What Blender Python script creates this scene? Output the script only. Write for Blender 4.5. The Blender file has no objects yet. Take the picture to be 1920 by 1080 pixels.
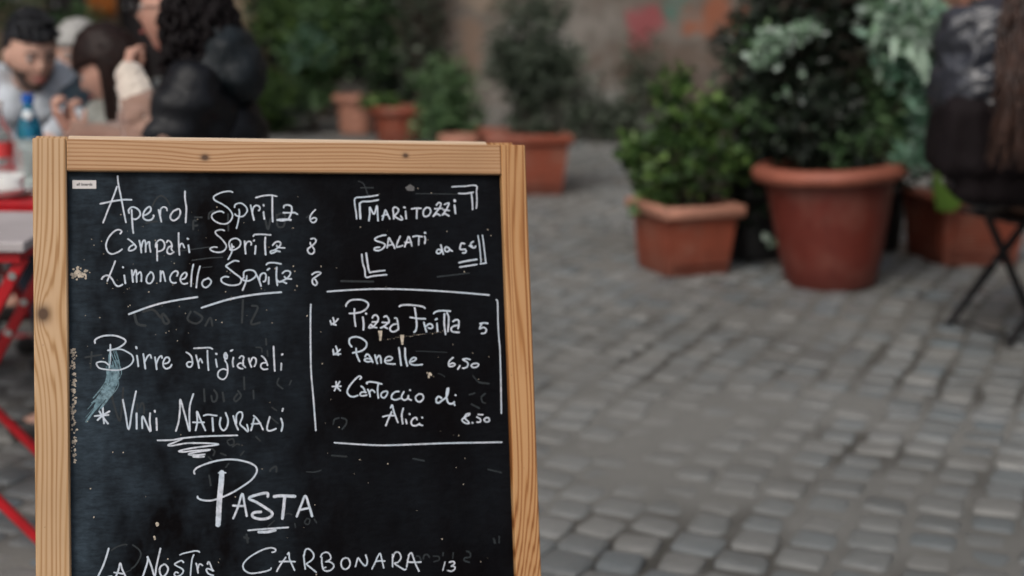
import bpy, math, random
import numpy as np
from mathutils import Vector, Matrix, noise as mnoise

random.seed(7)
rng = np.random.default_rng(7)
SC = bpy.context.scene
COL = SC.collection
R = math.radians

# ------------------------------------------------------------------ camera
cam = bpy.data.cameras.new('camera')
cam_ob = bpy.data.objects.new('camera', cam)
COL.objects.link(cam_ob)
SC.camera = cam_ob
cam.sensor_width = 36
cam.lens = 50
cam.clip_start = 0.05
cam.clip_end = 400
# right, up, backward axes: 11.8 degrees down, 1 degree of roll
cx = Vector((0.99985, 0.00357, 0.01708))
cy = Vector((-0.01745, 0.20446, 0.97872))
cz = Vector((0.0, -0.97887, 0.20450))
m = Matrix((cx, cy, cz)).transposed().to_4x4()
m.translation = Vector((0, 0, 1.27))
cam_ob.matrix_world = m
cam.dof.use_dof = True
cam.dof.focus_distance = 1.80
cam.dof.aperture_fstop = 2.7
cam.dof.aperture_blades = 9

# ------------------------------------------------------------------ world and sun (overcast afternoon in a narrow street)
W = bpy.data.worlds.new('World')
SC.world = W
W.use_nodes = True
nt = W.node_tree
bg = nt.nodes['Background']
sky = nt.nodes.new('ShaderNodeTexSky')
sky.sky_type = 'NISHITA'
sky.sun_disc = False
sky.sun_elevation = R(48)
sky.sun_rotation = R(205)
sky.air_density = 1.0
sky.dust_density = 4.0
hs = nt.nodes.new('ShaderNodeHueSaturation')
hs.inputs['Saturation'].default_value = 0.55
nt.links.new(sky.outputs[0], hs.inputs['Color'])
nt.links.new(hs.outputs[0], bg.inputs['Color'])
bg.inputs['Strength'].default_value = 0.10
sun = bpy.data.lights.new('sun', 'SUN')
sun_ob = bpy.data.objects.new('sun', sun)
COL.objects.link(sun_ob)
sun.energy = 1.0
sun.angle = R(25)
sun.color = (1.0, 0.96, 0.9)
d = Vector((math.sin(R(205)) * math.cos(R(48)), math.cos(R(205)) * math.cos(R(48)), math.sin(R(48))))
sun_ob.rotation_euler = d.to_track_quat('Z', 'Y').to_euler()
SC.view_settings.view_transform = 'Standard'
SC.view_settings.look = 'None'
SC.view_settings.exposure = 0.33
SC.view_settings.gamma = 1.0
SC.view_settings.use_curve_mapping = False
SC.cycles.max_bounces = 6
SC.cycles.use_denoising = True

# ------------------------------------------------------------------ helpers
def mesh_obj(name, verts, faces, mat=None, parent=None, smooth=False, sharp=None):
    me = bpy.data.meshes.new(name)
    me.from_pydata([tuple(v) for v in verts], [], [tuple(f) for f in faces])
    me.update()
    if smooth:
        me.shade_smooth()
        if sharp is not None:
            me.set_sharp_from_angle(angle=R(sharp))
    if mat is not None:
        me.materials.append(mat)
    o = bpy.data.objects.new(name, me)
    COL.objects.link(o)
    if parent is not None:
        o.parent = parent
    return o

def empty(name, loc=(0, 0, 0), rz=0.0):
    o = bpy.data.objects.new(name, None)
    o.empty_display_size = 0.1
    COL.objects.link(o)
    o.location = loc
    o.rotation_euler = (0, 0, rz)
    return o

def tag(o, label=None, cat=None, group=None, kind=None):
    if label: o['label'] = label
    if cat: o['category'] = cat
    if group: o['group'] = group
    if kind: o['kind'] = kind
    return o

def thing(name, label, cat, loc=(0, 0, 0), rz=0.0, group=None):
    return tag(empty(name, loc, rz), label, cat, group)

class MB:
    """collects simple solids, then links them as one mesh object"""
    def __init__(s):
        s.v, s.f = [], []
    def add(s, verts, faces, M=None):
        b = len(s.v)
        if M is not None:
            verts = [M @ Vector(v) for v in verts]
        s.v += [tuple(v) for v in verts]
        s.f += [tuple(b + i for i in f) for f in faces]
        return s
    def box(s, x0, x1, y0, y1, z0, z1, M=None, bev=0.0):
        if bev <= 0:
            v = [(x0,y0,z0),(x1,y0,z0),(x1,y1,z0),(x0,y1,z0),(x0,y0,z1),(x1,y0,z1),(x1,y1,z1),(x0,y1,z1)]
            f = [(0,3,2,1),(4,5,6,7),(0,1,5,4),(1,2,6,5),(2,3,7,6),(3,0,4,7)]
            return s.add(v, f, M)
        b = bev; v = []; f = []
        X=(x0,x1); Y=(y0,y1); Z=(z0,z1)
        idx = {}
        for i in (0,1):
            for j in (0,1):
                for k in (0,1):
                    sx,sy,sz = (1,-1)[i],(1,-1)[j],(1,-1)[k]
                    for ax in range(3):
                        p = [X[i]+sx*b, Y[j]+sy*b, Z[k]+sz*b]
                        p[ax] = (X[i],Y[j],Z[k])[ax]
                        idx[i,j,k,ax] = len(v); v.append(tuple(p))
        for a in (0,1):
            f.append(tuple(idx[a,j,k,0] for j,k in ((0,0),(0,1),(1,1),(1,0))))
            f.append(tuple(idx[i,a,k,1] for i,k in ((0,0),(1,0),(1,1),(0,1))))
            f.append(tuple(idx[i,j,a,2] for i,j in ((0,0),(0,1),(1,1),(1,0))))
        for a in (0,1):
            for c in (0,1):
                f.append((idx[a,c,0,0],idx[a,c,1,0],idx[a,c,1,1],idx[a,c,0,1]))
                f.append((idx[a,0,c,0],idx[a,1,c,0],idx[a,1,c,2],idx[a,0,c,2]))
                f.append((idx[0,a,c,1],idx[1,a,c,1],idx[1,a,c,2],idx[0,a,c,2]))
        for i in (0,1):
            for j in (0,1):
                for k in (0,1):
                    f.append((idx[i,j,k,0],idx[i,j,k,1],idx[i,j,k,2]))
        return s.add(v, f, M)
    def tube(s, pts, r, n=8, M=None, cap=True):
        pts = [Vector(p) for p in pts]
        rr = r if isinstance(r, (list, tuple)) else [r] * len(pts)
        v = []; f = []
        prev = None
        for i, p in enumerate(pts):
            t = (pts[min(i+1, len(pts)-1)] - pts[max(i-1, 0)]).normalized()
            if prev is None:
                a = Vector((0,0,1)) if abs(t.z) < 0.9 else Vector((1,0,0))
                u = t.cross(a).normalized()
            else:
                u = (prev - t * prev.dot(t)).normalized()
            prev = u
            w = t.cross(u)
            for k in range(n):
                an = 2*math.pi*k/n
                v.append(p + (u*math.cos(an) + w*math.sin(an))*rr[i])
        for i in range(len(pts)-1):
            for k in range(n):
                f.append((i*n+k, i*n+(k+1)%n, (i+1)*n+(k+1)%n, (i+1)*n+k))
        if cap:
            f.append(tuple(range(n))[::-1]); f.append(tuple((len(pts)-1)*n+k for k in range(n)))
        return s.add(v, f, M)
    def lathe(s, prof, n=32, M=None, close=False):
        v = []; f = []
        for (r, z) in prof:
            for k in range(n):
                a = 2*math.pi*k/n
                v.append((r*math.cos(a), r*math.sin(a), z))
        for i in range(len(prof)-1):
            for k in range(n):
                f.append((i*n+k, i*n+(k+1)%n, (i+1)*n+(k+1)%n, (i+1)*n+k))
        if close:
            f.append(tuple(range(n))[::-1]); f.append(tuple((len(prof)-1)*n+k for k in range(n)))
        return s.add(v, f, M)
    def ball(s, c, r, n=10, M=None):
        c = Vector(c); rx, ry, rz = (r, r, r) if not isinstance(r, (tuple, list)) else r
        v = [c + Vector((0,0,-rz))]; f = []
        h = n//2
        for i in range(1, h):
            a = math.pi*i/h
            for k in range(n):
                b = 2*math.pi*k/n
                v.append(c + Vector((rx*math.sin(a)*math.cos(b), ry*math.sin(a)*math.sin(b), -rz*math.cos(a))))
        v.append(c + Vector((0,0,rz)))
        for k in range(n):
            f.append((0, 1+(k+1)%n, 1+k))
            f.append((len(v)-1, 1+(h-2)*n+k, 1+(h-2)*n+(k+1)%n))
        for i in range(h-2):
            for k in range(n):
                f.append((1+i*n+k, 1+i*n+(k+1)%n, 1+(i+1)*n+(k+1)%n, 1+(i+1)*n+k))
        return s.add(v, f, M)
    def build(s, name, mat=None, parent=None, smooth=False, sharp=35):
        return mesh_obj(name, s.v, s.f, mat, parent, smooth, sharp)

# ------------------------------------------------------------------ materials
class NT:
    """tiny node-graph helper"""
    def __init__(s, name):
        s.m = bpy.data.materials.new(name); s.m.use_nodes = True
        s.t = s.m.node_tree; s.b = s.t.nodes['Principled BSDF']
        s._co = None
    def n(s, typ, **kw):
        nd = s.t.nodes.new(typ)
        for k, v in kw.items():
            setattr(nd, k, v)
        return nd
    def l(s, a, b): s.t.links.new(a, b)
    def put(s, sock, v):
        if isinstance(v, bpy.types.NodeSocket): s.l(v, sock)
        else: sock.default_value = v
    @property
    def obj(s):
        if s._co is None: s._co = s.n('ShaderNodeTexCoord').outputs['Object']
        return s._co
    def mapv(s, v=None, scale=(1,1,1), loc=(0,0,0), rot=(0,0,0)):
        nd = s.n('ShaderNodeMapping'); s.put(nd.inputs['Vector'], v or s.obj)
        nd.inputs['Scale'].default_value = scale; nd.inputs['Location'].default_value = loc; nd.inputs['Rotation'].default_value = rot
        return nd.outputs[0]
    def noise(s, scale=5, detail=4, rough=0.55, v=None, dist=0.0):
        nd = s.n('ShaderNodeTexNoise'); s.put(nd.inputs['Vector'], v or s.obj)
        nd.inputs['Scale'].default_value = scale; nd.inputs['Detail'].default_value = detail
        nd.inputs['Roughness'].default_value = rough; nd.inputs['Distortion'].default_value = dist
        return nd.outputs['Fac']
    def math(s, op, a, b=0.0, c=0.0, clamp=False):
        nd = s.n('ShaderNodeMath', operation=op); nd.use_clamp = clamp
        s.put(nd.inputs[0], a); s.put(nd.inputs[1], b); s.put(nd.inputs[2], c)
        return nd.outputs[0]
    def ramp(s, fac, stops):
        nd = s.n('ShaderNodeValToRGB'); s.put(nd.inputs[0], fac)
        e = nd.color_ramp.elements
        while len(e) < len(stops): e.new(0.5)
        for i, (p, c) in enumerate(stops):
            e[i].position = p
            e[i].color = (c, c, c, 1) if not isinstance(c, (tuple, list)) else (*c[:3], 1)
        return nd.outputs[0]
    def mix(s, fac, a, b, mode='MIX'):
        nd = s.n('ShaderNodeMix', data_type='RGBA', blend_type=mode)
        s.put(nd.inputs[0], fac)
        for i, x in ((6, a), (7, b)):
            if isinstance(x, (tuple, list)): nd.inputs[i].default_value = (*x[:3], 1)
            else: s.l(x, nd.inputs[i])
        return nd.outputs[2]
    def bump(s, h, strength=0.3, dist=0.01, base=None):
        nd = s.n('ShaderNodeBump'); s.put(nd.inputs['Height'], h)
        nd.inputs['Strength'].default_value = strength; nd.inputs['Distance'].default_value = dist
        if base is not None: s.l(base, nd.inputs['Normal'])
        s.l(nd.outputs[0], s.b.inputs['Normal'])
        return nd.outputs[0]
    def col(s, c): s.put(s.b.inputs['Base Color'], (*c[:3], 1) if isinstance(c, (tuple, list)) else c)
    def rough(s, r): s.put(s.b.inputs['Roughness'], r)
    def sepxyz(s, v=None):
        nd = s.n('ShaderNodeSeparateXYZ'); s.put(nd.inputs[0], v or s.obj); return nd.outputs

def simple(name, col, rough=0.6, var=0.15, scale=12, bump=0.15, dist=0.004, metal=0.0, spec=0.5, sheen=0.0, trans=0.0, detail=4):
    k = NT(name)
    f = k.noise(scale, detail)
    lo = tuple(c*(1-var) for c in col); hi = tuple(min(1, c*(1+var)) for c in col)
    k.col(k.ramp(f, [(0.3, lo), (0.7, hi)])); k.rough(rough)
    if bump: k.bump(k.noise(scale*4, 3), bump, dist)
    k.b.inputs['Metallic'].default_value = metal
    k.b.inputs['Specular IOR Level'].default_value = spec
    if sheen: k.b.inputs['Sheen Weight'].default_value = sheen
    if trans: k.b.inputs['Transmission Weight'].default_value = trans
    return k.m

def leaf_mat(name, stops, rough=0.45, transl=0.25):
    k = NT(name)
    g = k.n('ShaderNodeNewGeometry')
    c = k.ramp(g.outputs['Random Per Island'], stops)
    k.col(c); k.rough(rough)
    tr = k.n('ShaderNodeBsdfTranslucent'); k.l(c, tr.inputs[0])
    mx = k.n('ShaderNodeMixShader'); mx.inputs[0].default_value = transl
    k.l(k.b.outputs[0], mx.inputs[1]); k.l(tr.outputs[0], mx.inputs[2])
    k.l(mx.outputs[0], k.t.nodes['Material Output'].inputs['Surface'])
    return k.m

def wood_mat(name, light, mid, dark, axis, seed, knots=(), scale=1.0, freq=150.0, warp=1.0):
    """softwood sawn along `axis` ('x' or 'z'): growth-ring lines that wander and circle the knots; local metres"""
    k = NT(name)
    sx, sy, sz = k.sepxyz()
    along, across = (sx, sz) if axis == 'x' else (sz, sx)
    cv = k.n('ShaderNodeCombineXYZ'); k.l(k.math('MULTIPLY', across, 3.0), cv.inputs[0])
    k.l(k.math('MULTIPLY', along, 1.5), cv.inputs[1]); cv.inputs[2].default_value = seed
    big = k.noise(1.0, 2, 0.5, cv.outputs[0])
    field = k.math('ADD', k.math('MULTIPLY', across, freq), k.math('MULTIPLY', big, 26.0*warp))
    irr = k.n('ShaderNodeCombineXYZ'); k.l(k.math('MULTIPLY', across, 45.0), irr.inputs[0]); k.l(k.math('MULTIPLY', along, 1.2), irr.inputs[1]); irr.inputs[2].default_value = seed + 20
    field = k.math('ADD', field, k.math('MULTIPLY', k.noise(1.0, 2, 0.6, irr.outputs[0]), 14.0*warp))
    knotmask = None
    for (ka, kc, rad, amp) in knots:
        da = k.math('MULTIPLY', k.math('SUBTRACT', along, ka), 0.30)
        dc = k.math('SUBTRACT', across, kc)
        r2 = k.math('ADD', k.math('MULTIPLY', da, da), k.math('MULTIPLY', dc, dc))
        g = k.math('EXPONENT', k.math('MULTIPLY', r2, -1.0/(rad*rad)))
        field = k.math('ADD', field, k.math('MULTIPLY', g, amp))
        da2 = k.math('MULTIPLY', k.math('SUBTRACT', along, ka), 0.8)
        q2 = k.math('ADD', k.math('MULTIPLY', da2, da2), k.math('MULTIPLY', dc, dc))
        core = k.math('EXPONENT', k.math('MULTIPLY', q2, -1.0/(rad*rad*0.12)))
        knotmask = core if knotmask is None else k.math('MAXIMUM', knotmask, core)
    fine = k.n('ShaderNodeCombineXYZ'); k.l(k.math('MULTIPLY', across, 420.0), fine.inputs[0])
    k.l(k.math('MULTIPLY', along, 9.0), fine.inputs[1]); fine.inputs[2].default_value = seed+3
    fib = k.noise(1.0, 3, 0.6, fine.outputs[0])
    field = k.math('ADD', field, k.math('MULTIPLY', fib, 1.1))
    w = k.math('ADD', k.math('MULTIPLY', k.math('SINE', field), 0.5), 0.5)
    w = k.math('POWER', w, 2.0)
    amp = k.n('ShaderNodeCombineXYZ'); k.l(k.math('MULTIPLY', across, 60.0), amp.inputs[0]); k.l(k.math('MULTIPLY', along, 2.0), amp.inputs[1]); amp.inputs[2].default_value = seed + 9
    w = k.math('MULTIPLY', w, k.math('ADD', 0.35, k.math('MULTIPLY', k.noise(1.0, 2, 0.5, amp.outputs[0]), 1.3)), clamp=True)
    c = k.ramp(w, [(0.0, light), (0.5, mid), (1.0, dark)])
    c = k.mix(k.math('MULTIPLY', fib, 0.35), c, mid)
    blot = k.noise(9.0, 3)
    c = k.mix(k.math('MULTIPLY', blot, 0.32), c, dark)
    c = k.mix(k.ramp(k.noise(3.0, 4, 0.6, k.mapv(loc=(seed, 0, 0))), [(0.45, 0.0), (0.75, 0.35)]), c, tuple(v*0.55 for v in mid))
    c = k.mix(k.ramp(k.noise(140, 2, 0.5, k.mapv(loc=(seed, 0, 0))), [(0.70, 0.0), (0.78, 0.5)]), c, tuple(v*0.35 for v in dark))
    if knotmask is not None:
        c = k.mix(k.math('MULTIPLY', knotmask, 1.3, clamp=True), c, (0.09, 0.045, 0.022))
    k.col(c); k.rough(0.5)
    k.b.inputs['Specular IOR Level'].default_value = 0.35
    k.bump(k.math('ADD', w, k.math('MULTIPLY', fib, 0.8)), 0.12, 0.0006)
    return k.m

M = {}
M['red'] = simple('red_enamel', (0.45, 0.008, 0.014), 0.35, 0.15, 20, 0.05)
M['black_metal'] = simple('black_enamel', (0.012, 0.011, 0.012), 0.4, 0.3, 20, 0.05)
def terra(name, c, bloom, rough=0.62, seed=0.0):
    k = NT(name)
    x, y, z = k.sepxyz()
    n1 = k.noise(5.0, 5, 0.65, k.mapv(loc=(seed, 0, 0))); n2 = k.noise(1.0, 4, 0.6, k.mapv(scale=(26, 26, 3.5), loc=(seed, 1, 2)))
    col = k.mix(k.noise(22, 4), tuple(v*0.78 for v in c), tuple(v*1.2 for v in c))
    col = k.mix(k.ramp(n1, [(0.46, 0.0), (0.66, 0.7)]), col, bloom)
    col = k.mix(k.ramp(n2, [(0.52, 0.0), (0.75, 0.4)]), col, tuple(v*0.45 for v in c))
    splash = k.math('MULTIPLY', k.ramp(k.math('ADD', z, k.math('MULTIPLY', n1, 0.12)), [(0.06, 1.0), (0.20, 0.0)]), 0.6)
    col = k.mix(splash, col, (c[0]*0.42, c[1]*0.55, c[2]*0.7))
    k.col(col); k.rough(rough); k.bump(k.math('ADD', n1, k.noise(60, 3)), 0.25, 0.004)
    return k.m
M['terra'] = terra('terracotta', (0.25, 0.058, 0.029), (0.27, 0.13, 0.09), 0.62, 1.0)
M['terra_big'] = terra('deep_red_terracotta', (0.135, 0.021, 0.012), (0.19, 0.075, 0.055), 0.55, 4.0)
M['terra_rim'] = simple('rim_terracotta', (0.27, 0.082, 0.05), 0.6, 0.3, 7, 0.2)
M['terra_pale'] = simple('pale_terracotta', (0.40, 0.185, 0.125), 0.7, 0.25, 8, 0.25)
M['terra_dark'] = simple('aged_terracotta', (0.19, 0.045, 0.025), 0.7, 0.25, 8, 0.25)
M['soil'] = simple('potting_soil', (0.03, 0.02, 0.014), 0.95, 0.4, 40, 0.8, 0.02)
M['bark'] = simple('bark', (0.06, 0.045, 0.032), 0.9, 0.35, 40, 0.8, 0.01)
M['steel'] = simple('bolt_steel', (0.55, 0.55, 0.54), 0.35, 0.1, 20, 0.02, metal=1.0)
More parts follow.
